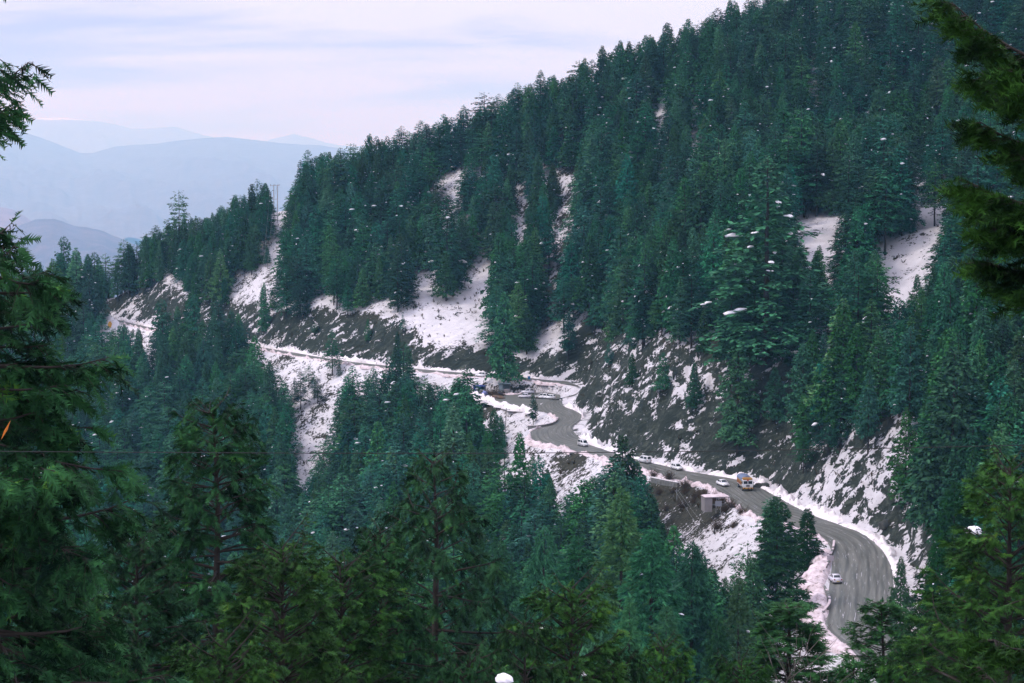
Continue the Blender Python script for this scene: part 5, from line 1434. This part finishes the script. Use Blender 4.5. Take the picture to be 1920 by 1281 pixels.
# rain shelter with a snow-covered slab roof
def shelter():
    e = empty('rain_shelter', frame_at(1342, 951, -0.3), R(10))
    b = bmesh.new(); box(b, -3.0, 2.7, -1.7, 1.7, 2.35, 2.52, 0.03); rf = bmo('roof', b, M_CONC, e)
    V, n_, m_ = [], 24, 14
    for i in range(n_):
        for j in range(m_):
            x = -2.95 + 5.6 * i / (n_ - 1); y = -1.65 + 3.3 * j / (m_ - 1); ed = min(i, n_ - 1 - i, 2) / 2 * min(j, m_ - 1 - j, 2) / 2
            V.append((x, y, 2.522 + 0.24 * ed * (1 + 0.25 * math.sin(x * 2.1) * math.cos(y * 2.7))))
    q = [(i * m_ + j, (i + 1) * m_ + j, (i + 1) * m_ + j + 1, i * m_ + j + 1) for i in range(n_ - 1) for j in range(m_ - 1)]
    me = bpy.data.meshes.new('roof_snow'); me.from_pydata(V, [], q); me.update(); me.materials.append(M_SLUSH)
    for p in me.polygons: p.use_smooth = True
    obj('roof_snow', me, rf)
    b = bmesh.new(); box(b, -2.9, -2.6, -1.55, 1.55, -0.8, 2.349, 0.02); bmo('end_wall', b, M_CONC, e)
    b = bmesh.new(); box(b, -2.6, -1.2, -1.55, -1.35, -0.8, 2.349, 0.02); bmo('front_wall', b, M_CONC, e)
    for x, y in ((2.4, -1.5), (2.4, 1.5), (0.6, 1.5), (-1.0, 1.5)):
        b = bmesh.new(); box(b, x - 0.08, x + 0.08, y - 0.08, y + 0.08, -0.8, 2.349); bmo('post', b, M_CONC, e)
    for z in (0.45, 0.95):
        b = bmesh.new(); box(b, 0.681, 2.319, 1.45, 1.55, z, z + 0.1); bmo('rail', b, M_CONC, e)
    b = bmesh.new(); box(b, -2.4, 2.2, 0.9, 1.3, 0.2, 0.5, 0.02); bmo('bench', b, M_STONE, e)
    return tag(e, 'small concrete roadside shelter with a snow-covered flat roof', 'shelter')
shelter()
def board(px, py, z, w, h, lift, m, label, rot=0.0, tilt=0.0, name='sign_board'):
    e = empty(name, frame_at(px, py, z), rot)
    b = bmesh.new(); box(b, -w / 2, w / 2, -0.04, 0.04, lift, lift + h, 0.01); bmo('panel', b, m, e)
    for s in (-1, 1):
        b = bmesh.new(); box(b, s * w * 0.36 - 0.04, s * w * 0.36 + 0.04, 0.041, 0.12, -0.7, lift + h * 0.9); bmo('post', b, M_STEEL, e)
    e.rotation_euler = (tilt, 0, rot)
    return tag(e, label, 'sign')
board(1347, 957, -0.5, 1.45, 1.15, 0.9, M_GREYB, 'grey board on two posts in front of the roadside shelter', R(4))
board(1557, 1057, 0, 1.35, 1.0, 0.55, M_PALEB, 'pale blank board standing on the parapet of the near bend', R(8))
# tilted yellow board beside the far road
e = empty('sign_board', frame_at(206, 617, 6.6), R(20))
b = bmesh.new(); slab(b, [(-0.7, 0, 0.5), (0.5, 0, 0.6), (0.85, 0, 2.1), (0.35, 0, 3.1), (-0.35, 0, 3.0), (-0.85, 0, 1.8)], (0, -1, 0), 0.07); bmo('panel', b, M_YELLOW, e)
b = bmesh.new(); box(b, -0.06, 0.06, 0.03, 0.15, -0.8, 2.6); bmo('post', b, M_STEEL, e)
tag(e, 'tall yellow board beside the far left end of the road', 'sign')

# parapet walls: stone blocks with a coping
def parapet(pts, label, h=0.75, th=0.42, z=0.0, m=M_STONE):
    p = np.array([on_z(a, b_, z) for a, b_ in pts]); p = catmull(p, 8) if len(p) > 2 else p
    L = np.concatenate([[0], np.cumsum(np.linalg.norm(np.diff(p, axis=0), axis=1))]); step = 1.15
    n = max(2, int(L[-1] / step)); s = np.linspace(0, L[-1], n + 1)
    q = np.stack([np.interp(s, L, p[:, k]) for k in range(3)], 1)
    e = empty('parapet_wall', tuple(q[0])); rr = random.Random(len(pts) + int(q[0][0]))
    for i in range(n):
        d = q[i + 1] - q[i]; ln = np.linalg.norm(d[:2]); a = math.atan2(d[1], d[0])
        b = bmesh.new(); hh = h * rr.uniform(0.94, 1.05)
        box(b, 0.012, ln - 0.012, -th / 2, th / 2, -0.5, hh, 0.03)
        o = bmo('block', b, m, e, tuple(q[i] - q[0])); o.rotation_euler = (0, 0, a + rr.uniform(-0.015, 0.015))
        if rr.random() < 0.6:
            b = bmesh.new(); box(b, 0.05, ln - 0.05, -th / 2 - 0.03, th / 2 + 0.03, hh + 0.002, hh + rr.uniform(0.06, 0.14), 0.03, (0.95, 0.7))
            o = bmo('snow_cap', b, M_SLUSH, e, tuple(q[i] - q[0])); o.rotation_euler = (0, 0, a)
    return tag(e, label, 'wall')
parapet([(1564, 1020), (1562, 1034), (1557, 1046)], 'short stone parapet at the top of the slushy heap by the near bend')
parapet([(1554, 1058), (1549, 1067), (1543, 1077)], 'slanting stone parapet above the parked silver saloon')
parapet([(1545, 1105), (1553, 1120), (1555, 1138), (1543, 1154)], 'curved stone parapet below the parked silver saloon')
parapet([(990, 803), (1015, 801), (1035, 797), (1045, 790), (1044, 784)], 'curved stone parapet hugging the inside of the double bend', h=0.65)
parapet([(886, 738), (910, 748), (935, 757), (957, 763)], 'low stone parapet along the valley side of the lay-by', h=0.55)
# retaining wall under the straight
_q = np.array([on_z(a, b_, 0.0) for a, b_ in [(1221, 895), (1245, 900), (1272, 905)]])
e = empty('retaining_wall', tuple(_q[0]))
for i in range(2):
    d = _q[i + 1] - _q[i]; ln = np.linalg.norm(d[:2]); nseg = 5; ang = math.atan2(d[1], d[0])
    for k in range(nseg):
        for c in range(5):
            b = bmesh.new(); off = 0.3 * (c % 2)
            box(b, ln * k / nseg + 0.02, ln * (k + 1) / nseg - 0.02, -0.3 + 0.06 * c * -1, 0.25, -0.75 * (c + 1) + 0.02, -0.75 * c - 0.02, 0.04)
            o = bmo('stone', b, M_STONE, e, tuple(_q[i] - _q[0])); o.rotation_euler = (0, 0, ang)
    b = bmesh.new(); box(b, 0, ln, -0.35, 0.3, 0.0, 0.16, 0.04); o = bmo('snow_cap', b, M_SNOW, e, tuple(_q[i] - _q[0])); o.rotation_euler = (0, 0, ang)
tag(e, 'stone retaining wall holding up the straight, with a snow cap', 'wall')

# ---- stalls at the lay-by
def stall(px, py, w, d, h, roof_m, side_m, label, rot, open_front=True):
    e = empty('roadside_stall', frame_at(px, py, 0.35), rot)
    for x in (-w / 2, w / 2):
        for y in (-d / 2, d / 2):
            b = bmesh.new(); box(b, x - 0.06, x + 0.06, y - 0.06, y + 0.06, -0.3, h); bmo('post', b, M_WOODP, e)
    V = []; n_ = 9
    for i in range(n_):
        for j in range(n_):
            x = -w / 2 - 0.25 + (w + 0.5) * i / (n_ - 1); y = -d / 2 - 0.3 + (d + 0.6) * j / (n_ - 1)
            V.append((x, y, h + 0.05 + 0.28 * math.cos(math.pi * (y / (d + 0.6))) + 0.05 * math.sin(x * 2.3 + y)))
    q = [(i * n_ + j, (i + 1) * n_ + j, (i + 1) * n_ + j + 1, i * n_ + j + 1) for i in range(n_ - 1) for j in range(n_ - 1)]
    me = bpy.data.meshes.new('roof'); me.from_pydata(V, [], q); me.update(); me.materials.append(roof_m)
    obj('roof', me, e)
    b = bmesh.new(); box(b, -w / 2 + 0.061, w / 2 - 0.061, d / 2 - 0.03, d / 2 + 0.03, 0, h - 0.02); bmo('back_panel', b, side_m, e)
    b = bmesh.new(); box(b, -w / 2 - 0.03, -w / 2 + 0.03, -d / 2 + 0.061, d / 2 - 0.061, 0, h - 0.02); bmo('side_panel', b, side_m, e)
    b = bmesh.new(); box(b, -w / 2 + 0.061, -w * 0.1, -d / 2 - 0.03, -d / 2 + 0.03, 0, h * 0.95); bmo('front_panel', b, side_m, e)
    b = bmesh.new(); box(b, -w * 0.05, w / 2 - 0.07, -d / 2 - 0.1, -d / 2 + 0.35, 0.0, 0.95, 0.02); bmo('counter', b, M_CONC, e)
    return tag(e, label, 'stall')
stall(899, 735, 3.6, 2.4, 1.9, M_BLUE, M_BLUE, 'low stall wrapped in dark blue tarpaulin at the end of the lay-by', R(-8))
stall(946, 734, 3.7, 2.8, 2.5, M_SHEET, M_SHEET, 'taller grey-roofed stall with a dark open front at the lay-by', R(-4))
def lump(name, px, py, z, r, sc, m, seed, label, cat, sub=3):
    bm = bmesh.new(); bmesh.ops.create_icosphere(bm, subdivisions=sub, radius=1.0)
    rr = np.random.default_rng(seed); ph = rr.uniform(0, 6, 6)
    for v in bm.verts:
        c = v.co; k = 1 + 0.16 * math.sin(c.x * 3 + ph[0]) * math.cos(c.y * 4 + ph[1]) + 0.12 * math.sin(c.z * 5 + ph[2] + c.x * 4) + 0.07 * math.sin(9 * c.x + 7 * c.y + ph[3])
        v.co = Vector((c.x * sc[0], c.y * sc[1], c.z * sc[2])) * k * r
    p = on_z(px, py, z)
    o = bmo(name, bm, m, None, (float(p[0]), float(p[1]), z), smooth=True)
    return tag(o, label, cat)
lump('covered_heap', 909, 738, 0.35, 0.9, (1, 0.9, 0.95), M_LAV, 3, 'rounded heap under a pale blue sheet beside the blue stall', 'covered goods')
lump('earth_heap', 934, 746, 0.1, 1.9, (1.3, 1.0, 0.45), M_EARTH, 4, 'low brown heap of earth in the lay-by below the grey-roofed stall', 'earth heap')
b = bmesh.new(); box(b, -0.35, 0.35, -0.3, 0.3, 0, 0.55, 0.04); o = bmo('crate', b, M_OCHRE, None, frame_at(888, 738)); tag(o, 'small orange crate at the left corner of the blue stall', 'crate')
b = bmesh.new(); box(b, -0.4, 0.4, -0.3, 0.3, 0, 0.6, 0.05); o = bmo('crate', b, M_BLUE2, None, frame_at(937, 739)); tag(o, 'blue crate at the left foot of the grey-roofed stall', 'crate')
# blue drum on the upper road
_p = on_z(992, 712, 2.9)
e = empty('drum', (float(_p[0]), float(_p[1]), 2.9))
b = bmesh.new(); bmesh.ops.create_cone(b, cap_ends=True, segments=16, radius1=0.42, radius2=0.42, depth=1.1, matrix=Matrix.Translation((0, 0, 0.55))); bmo('shell', b, M_BLUE2, e)
for z in (0.35, 0.75):
    b = bmesh.new(); bmesh.ops.create_cone(b, cap_ends=True, segments=16, radius1=0.445, radius2=0.445, depth=0.06, matrix=Matrix.Translation((0, 0, z))); bmo('hoop', b, M_BLUE2, e)
tag(e, 'blue drum at the verge of the upper road', 'drum')

# ---- boulders
for k, (px, py, z, r, sc, lab) in enumerate([
        (1429, 911, 0.4, 1.1, (1.5, 0.8, 0.7), 'dark slab of rock half buried in the snow bank beside the lorry'),
        (1590, 960, 1.5, 1.3, (1.2, 1, 0.9), 'dark boulder in the snowfield above the near bend'),
        (1610, 930, 4.0, 1.6, (1.1, 1, 1.0), 'larger dark boulder higher in the snowfield above the near bend'),
        (1555, 925, 3.0, 1.2, (1.3, 1, 0.8), 'flat dark boulder at the left of the snowfield'),
        (1660, 985, 2.0, 1.3, (1, 1, 0.9), 'dark boulder over the outside of the near bend')]):
    lump('boulder', px, py, z, r, sc, M_ROCK, 20 + k, lab, 'boulder', 3)

# ================================================================== POLES AND WIRES
def pole_at(name, px, py_base, z, h, r, m, label, cat):
    e = empty(name, frame_at(px, py_base, z))
    tube_obj('pole', [(0, 0, -1.0), (0, 0, h * 0.5), (0, 0, h)], [r, r * 0.85, r * 0.7], m, e, 8)
    return e
p0 = on_z(946, 826, -4.0)
e = empty('utility_pole', tuple(p0))
tube_obj('pole', [(0, 0, -1), (0.3, 0, 4.5), (0.55, 0, 9.2)], [0.15, 0.13, 0.10], M_CONC, e, 8)
b = bmesh.new(); box(b, -0.45, 1.55, -0.05, 0.05, 8.7, 8.82); bmo('crossarm', b, M_STEEL, e)
for x in (-0.35, 0.55, 1.45):
    tube_obj('insulator', [(x, 0, 8.82), (x, 0, 9.05)], 0.06, M_WHITE, e, 8)
for dx in (6.5, 8.5, 11.0):
    tube_obj('stay_wire', [(0.5, 0, 8.6), (dx, 1.5 + dx * 0.3, 2.0)], 0.018, M_WIREL, e, 4)
tag(e, 'leaning pale concrete pole with stay wires beside the double bend', 'utility pole')
p0 = on_z(1269, 968, -7.0)
e = empty('utility_pole', tuple(p0))
tube_obj('pole', [(0, 0, -1.5), (0, 0, 3), (-0.05, 0, 6.4)], [0.10, 0.09, 0.075], M_STEEL, e, 8)
b = bmesh.new(); box(b, -0.5, 0.4, -0.04, 0.04, 5.9, 6.0); bmo('crossarm', b, M_STEEL, e)
q0 = at(1338, 1002, 440) - p0; q1 = at(1325, 1010, 430) - p0
tube_obj('stay_wire', [(0.3, 0, 5.95), tuple(q0 * 0.5 + np.array([0, 0, 2.6])), tuple(q0)], 0.022, M_WIREL, e, 4)
tube_obj('stay_wire', [(-0.4, 0, 5.95), tuple(q1 * 0.5 + np.array([0, 0, 2.4])), tuple(q1)], 0.022, M_WIREL, e, 4)
tag(e, 'thin steel pole with two slanting wires on the scrub slope under the straight', 'utility pole')
# twin-pole frame on the skyline
p0 = at(517, 395, 868); p0[2] = ground(p0[0], p0[1])
hT = float(at(517, 346, 868)[2] - p0[2])
e = empty('pole_frame', tuple(p0))
for x in (-0.75, 0.75): tube_obj('pole', [(x, 0, -1), (x, 0, hT)], [0.17, 0.12], M_STEEL, e, 8)
b = bmesh.new(); box(b, -2.2, 1.6, -0.22, -0.12, hT - 0.55, hT - 0.38); bmo('crossarm', b, M_STEEL, e)
b = bmesh.new(); box(b, -2.1, 0.9, -0.22, -0.12, hT - 6.0, hT - 5.85); bmo('crossarm', b, M_STEEL, e)
tube_obj('brace', [(-0.75, -0.15, hT - 5.9), (0.75, -0.15, hT - 0.6)], 0.05, M_STEEL, e, 5)
for x in (-2.0, -0.2, 1.45): tube_obj('insulator', [(x, -0.17, hT - 0.38), (x, -0.17, hT + 0.05)], 0.11, M_BLACK, e, 6)
tube_obj('jumper_cable', [(-2.0, -0.17, hT - 5.8), (-1.9, -0.17, hT - 3.2), (-1.2, -0.17, hT - 2.4), (-0.6, -0.17, hT - 2.6)], 0.09, M_BLACK, e, 5)
end = at(488, 640, 792) - p0
for x in (-2.0, -0.2, 1.45):
    A = np.array([x, -0.17, hT]); B = end + np.array([x * 0.8, 0, 0])
    tube_obj('power_cable', [tuple(A + (B - A) * t - np.array([0, 0, 6.0 * t * (1 - t)])) for t in np.linspace(0, 1, 9)], 0.03, M_WIREL, e, 4)
tag(e, 'twin-pole power frame with crossarms in the gap of the skyline', 'power frame')
# the cable that crosses the whole view, quite near
pts = [tuple(at(px, py, 30.0 + 0.0 * px)) for px, py in ((-900, 838), (-300, 844), (200, 848), (600, 850), (960, 850), (1300, 846.5), (1700, 840), (2200, 828), (2800, 810))]
tag(tube_obj('overhead_cable', pts, 0.0058, M_WIRE, None, 5), 'thin dark overhead cable crossing the whole view', 'cable')

# ================================================================== LEAFLESS TREES AND SHRUBS
def bare_tree(seed, H_, spread, m, depth=4, r0=None, start=0.35):
    rr = random.Random(seed); segs = []
    def grow(p, d, ln, r, lv):
        pts = [p]; q = Vector(p); d = Vector(d)
        for k in range(4):
            d = (d + Vector((rr.uniform(-1, 1), rr.uniform(-1, 1), rr.uniform(-0.4, 0.7))) * 0.16).normalized()
            q = q + d * ln / 4; pts.append(q.copy())
        segs.append((pts, r))
        if lv == 0: return
        for k in range(rr.randint(3, 5) if lv > 1 else 4):
            i = rr.randint(1 if lv < depth else 2, 4)
            a = rr.uniform(0, 6.28); nd = (d * rr.uniform(0.7, 1.1) + Vector((math.cos(a), math.sin(a), rr.uniform(-0.1, 0.5))) * spread).normalized()
            grow(pts[i], nd, ln * rr.uniform(0.45, 0.72), r * 0.52, lv - 1)
    grow(Vector((0, 0, -0.4)), Vector((0.06, 0, 1)), H_ * 0.55, r0 or H_ * 0.012, depth)
    P = np.array([[tuple(v) for v in s[0]] for s in segs]); rad_ = np.array([s[1] for s in segs])
    v, q = tubes(P, rad_[:, None] * np.linspace(1, 0.45, 5)[None], 4)
    big = rad_ > rad_.max() * 0.6
    me1 = np_mesh('bare_trunk', *[(lambda a, b: (a, [b]))(*tubes(P[big], rad_[big][:, None] * np.linspace(1, 0.6, 5)[None], 7))][0], [m], smooth=True)
    me2 = np_mesh('bare_boughs', *[(lambda a, b: (a, [b]))(*tubes(P[~big], rad_[~big][:, None] * np.linspace(1, 0.45, 5)[None], 4))][0], [m])
    return me1, me2
def plant_bare(name, meshes, px, py, D, label, cat, scale=1.0, rot=0.0, group=None, sink=0.0):
    p = at(px, py, D); g = ground(p[0], p[1])
    e = empty(name, (p[0], p[1], g - sink), rot); e.scale = (scale,) * 3
    obj('trunk' if cat == 'tree' else 'stem', meshes[0], e); tag(obj('branches', meshes[1], e), kind='stuff')
    return tag(e, label, cat, group)
_p = at(1332, 1075, 80); _g = ground(_p[0], _p[1]); _h = float(_p[2] - _g)
BT = bare_tree(4, _h * 0.95, 0.75, M_DEADWOOD, 4, 0.13)
plant_bare('bare_tree', BT, 1330, 1075, 80, 'leafless grey tree with spreading twigs at the bottom centre right', 'tree')
BT2 = bare_tree(6, 9.0, 0.8, M_DEADWOOD, 4, 0.12)
plant_bare('bare_tree', BT2, 1003, 768, 640, 'small leafless tree on the edge of the lay-by', 'tree')
M_BRUSH = mat('russet_twigs', (0.11, 0.072, 0.050), 0.9, 0.1, noise=(2.0, (0.06, 0.05, 0.035), 0.2))
def shrub_mesh(seed):
    rr = np.random.default_rng(seed); n = 90
    a = rr.uniform(0, 6.28, n); el = rr.uniform(0.35, 1.45, n); ln = rr.uniform(0.9, 2.4, n)
    t = np.linspace(0, 1, 4)
    d = np.stack([np.cos(a) * np.cos(el), np.sin(a) * np.cos(el), np.sin(el)], 1)
    P = d[:, None] * (ln[:, None] * t[None])[..., None] + rr.normal(0, 0.10, (n, 4, 3)) * t[None, :, None] + np.stack([rr.normal(0, 0.25, n), rr.normal(0, 0.25, n), 0 * a], 1)[:, None]
    v, q = tubes(P, np.tile(0.035 * (1.15 - t)[None], (n, 1)), 3)
    k = n * 3; base = P[rr.integers(0, n, k), rr.integers(1, 4, k)]
    dd = unit(rr.normal(0, 1, (k, 3)) + np.array([0, 0, 0.5])); P2 = base[:, None] + dd[:, None] * (np.linspace(0, 1, 3)[None, :, None] * rr.uniform(0.3, 0.8, (k, 1, 1)))
    v2, q2 = tubes(P2, np.tile(np.array([[0.022, 0.016, 0.010]]), (k, 1)), 3)
    return np_mesh('shrub_stems', v, [q], [M_BRUSH]), np_mesh('shrub_twigs', v2, [q2], [M_BRUSH])
SHRUBS = [shrub_mesh(k) for k in (1, 2, 3)]
SHR = []
SPOTS = [(1262, 962, -7), (1285, 975, -8), (1305, 968, -6), (1322, 985, -7), (1340, 975, -5), (1300, 995, -9), (1355, 990, -6), (1372, 985, -4), (1335, 1005, -8), (1280, 1000, -10), (1250, 985, -9), (1320, 955, -4), (1390, 998, -4), (1360, 1010, -7),
         (1345, 1030, -8), (1375, 1030, -7), (1235, 950, -6), (1225, 925, -4), (1255, 930, -4), (1285, 940, -4)]
for k, (px, py, z) in enumerate(SPOTS):
    p = on_z(px, py, z); g = ground(p[0], p[1])
    e = empty('bare_shrub', (float(p[0]), float(p[1]), g - 0.1), k * 1.3); e.scale = (0.8 + 0.12 * (k % 5),) * 3
    obj('stem', SHRUBS[k % 3][0], e); tag(obj('branches', SHRUBS[k % 3][1], e), kind='stuff')
    tag(e, 'leafless russet shrub on the brown slope under the straight', 'shrub', 'russet shrubs under the straight'); SHR.append((px, e))
for k, (px, py, z) in enumerate([(890, 758, -4), (905, 764, -5), (925, 770, -5), (915, 780, -7), (940, 783, -7), (930, 795, -9), (895, 775, -7), (880, 752, -3)]):
    p = on_z(px, py, z); g = ground(p[0], p[1])
    e = empty('bare_shrub', (float(p[0]), float(p[1]), g - 0.1), k * 1.1); e.scale = (1.0 + 0.15 * (k % 3),) * 3
    obj('stem', SHRUBS[k % 3][0], e); tag(obj('branches', SHRUBS[k % 3][1], e), kind='stuff')
    tag(e, 'leafless russet shrub on the slope below the lay-by', 'shrub', 'russet shrubs below the lay-by'); SHR.append((px, e))
for k, (px, py) in enumerate([(1515, 1085), (1525, 1070), (1508, 1100), (1520, 1120), (1535, 1060)]):
    p = on_z(px, py, -1.5); g = ground(p[0], p[1])
    e = empty('bare_shrub', (float(p[0]), float(p[1]), g - 0.1), k * 1.7); e.scale = (0.7 + 0.1 * (k % 3),) * 3
    obj('stem', SHRUBS[k % 3][0], e); tag(obj('branches', SHRUBS[k % 3][1], e), kind='stuff')
    tag(e, 'leafless russet shrub on the verge left of the silver saloon', 'shrub', 'russet shrubs at the near bend'); SHR.append((px, e))

ORD2 = ORD + ['seventeenth', 'eighteenth', 'nineteenth', 'twentieth']
for g_ in {e['group'] for _, e in SHR}:
    es = [e for _, e in sorted([k for k in SHR if k[1]['group'] == g_], key=lambda k: k[0])]
    for n_, e in enumerate(es): e['label'] = e['label'] + (', leftmost' if n_ == 0 else ', rightmost' if n_ == len(es) - 1 else ', %s from left' % ORD2[n_])

# ================================================================== SNOW CUSHIONS CLOSE BY, AND A LEAF
def cushion(px, py, D, r, sc, seed):
    bm = bmesh.new(); bmesh.ops.create_icosphere(bm, subdivisions=4, radius=1.0)
    ph = np.random.default_rng(seed).uniform(0, 6, 4)
    for v in bm.verts:
        c = v.co; k = 1 + 0.13 * math.sin(c.x * 2.6 + ph[0]) + 0.08 * math.cos(c.y * 4 + c.x * 3 + ph[1]) + 0.04 * math.sin(c.x * 9 + c.z * 7 + ph[2])
        z = c.z * (1.0 if c.z > 0 else 0.45)
        v.co = Vector((c.x * sc[0] * k, c.y * sc[1] * k, z * sc[2] * k)) * r
    return bm
p = at(1824, 997, 60)
tag(bmo('snow_cushion', cushion(0, 0, 0, 0.25, (1.05, 0.9, 0.62), 3), M_TREESNOW, None, tuple(p), True), 'rounded cushion of snow lying on a bough at the right', 'snow')
p = at(946, 1278, 44); g = ground(p[0], p[1])
e = empty('snow_capped_post', (p[0], p[1], g))
hz = float(p[2] - g)
tube_obj('post', [(0, 0, -0.5), (0.02, 0, hz * 0.5), (0, 0, hz)], [0.12, 0.10, 0.09], M_WOODP, e, 9)
bmo('snow_cap', cushion(0, 0, 0, 0.20, (1.1, 0.9, 0.6), 8), M_TREESNOW, e, (0, 0, hz + 0.03), True)
tag(e, 'snow-capped post poking up at the bottom edge', 'post')
p = at(-60, 900, 20)
e = empty('leaf_twig', tuple(p))
tip = at(20, 788, 20) - p; mid_ = at(2, 825, 20) - p
tube_obj('twig', [(0, 0, -0.8), (0.05, 0, 0.0), tuple(mid_)], [0.008, 0.006, 0.003], M_DEADWOOD, e, 5)
b = bmesh.new(); d = Vector(tip - mid_); sd_ = Vector((0.018, 0, 0.008))
vs = [Vector(mid_), Vector(mid_) + d * 0.45 + sd_ + Vector((0, 0.01, 0)), Vector(mid_) + d, Vector(mid_) + d * 0.5 - sd_]
slab(b, vs, (0, -1, 0), 0.003); bmo('leaf', b, M_LEAF, e)
tag(e, 'single orange leaf on a twig at the left edge', 'twig')
# ================================================================== HAZE
def haze_box(x0, x1, y0, y1, z0, z1, density, color):
    v = [(x, y, z) for z in (z0, z1) for y in (y0, y1) for x in (x0, x1)]
    fc = [(0, 2, 3, 1), (4, 5, 7, 6), (0, 1, 5, 4), (1, 3, 7, 5), (3, 2, 6, 7), (2, 0, 4, 6)]
    me = bpy.data.meshes.new('haze'); me.from_pydata(v, [], fc); me.update()
    m = bpy.data.materials.new('haze'); m.use_nodes = True
    n, l = m.node_tree.nodes, m.node_tree.links
    n.clear()
    o = n.new('ShaderNodeOutputMaterial'); p = n.new('ShaderNodeVolumePrincipled')
    p.inputs['Density'].default_value = density
    p.inputs['Color'].default_value = (*color, 1)
    p.inputs['Absorption Color'].default_value = (1, 1, 1, 1)
    p.inputs['Anisotropy'].default_value = 0.2
    l.new(p.outputs[0], o.inputs['Volume'])
    me.materials.append(m)
    h = tag(obj('haze', me), kind='stuff')
    h['label'] = 'thin blue haze in the air over the valley'
    return h
haze_box(-71000, 71000, -3500, 72000, -723, 1340, 0.62e-4, (0.32, 0.67, 1.0))
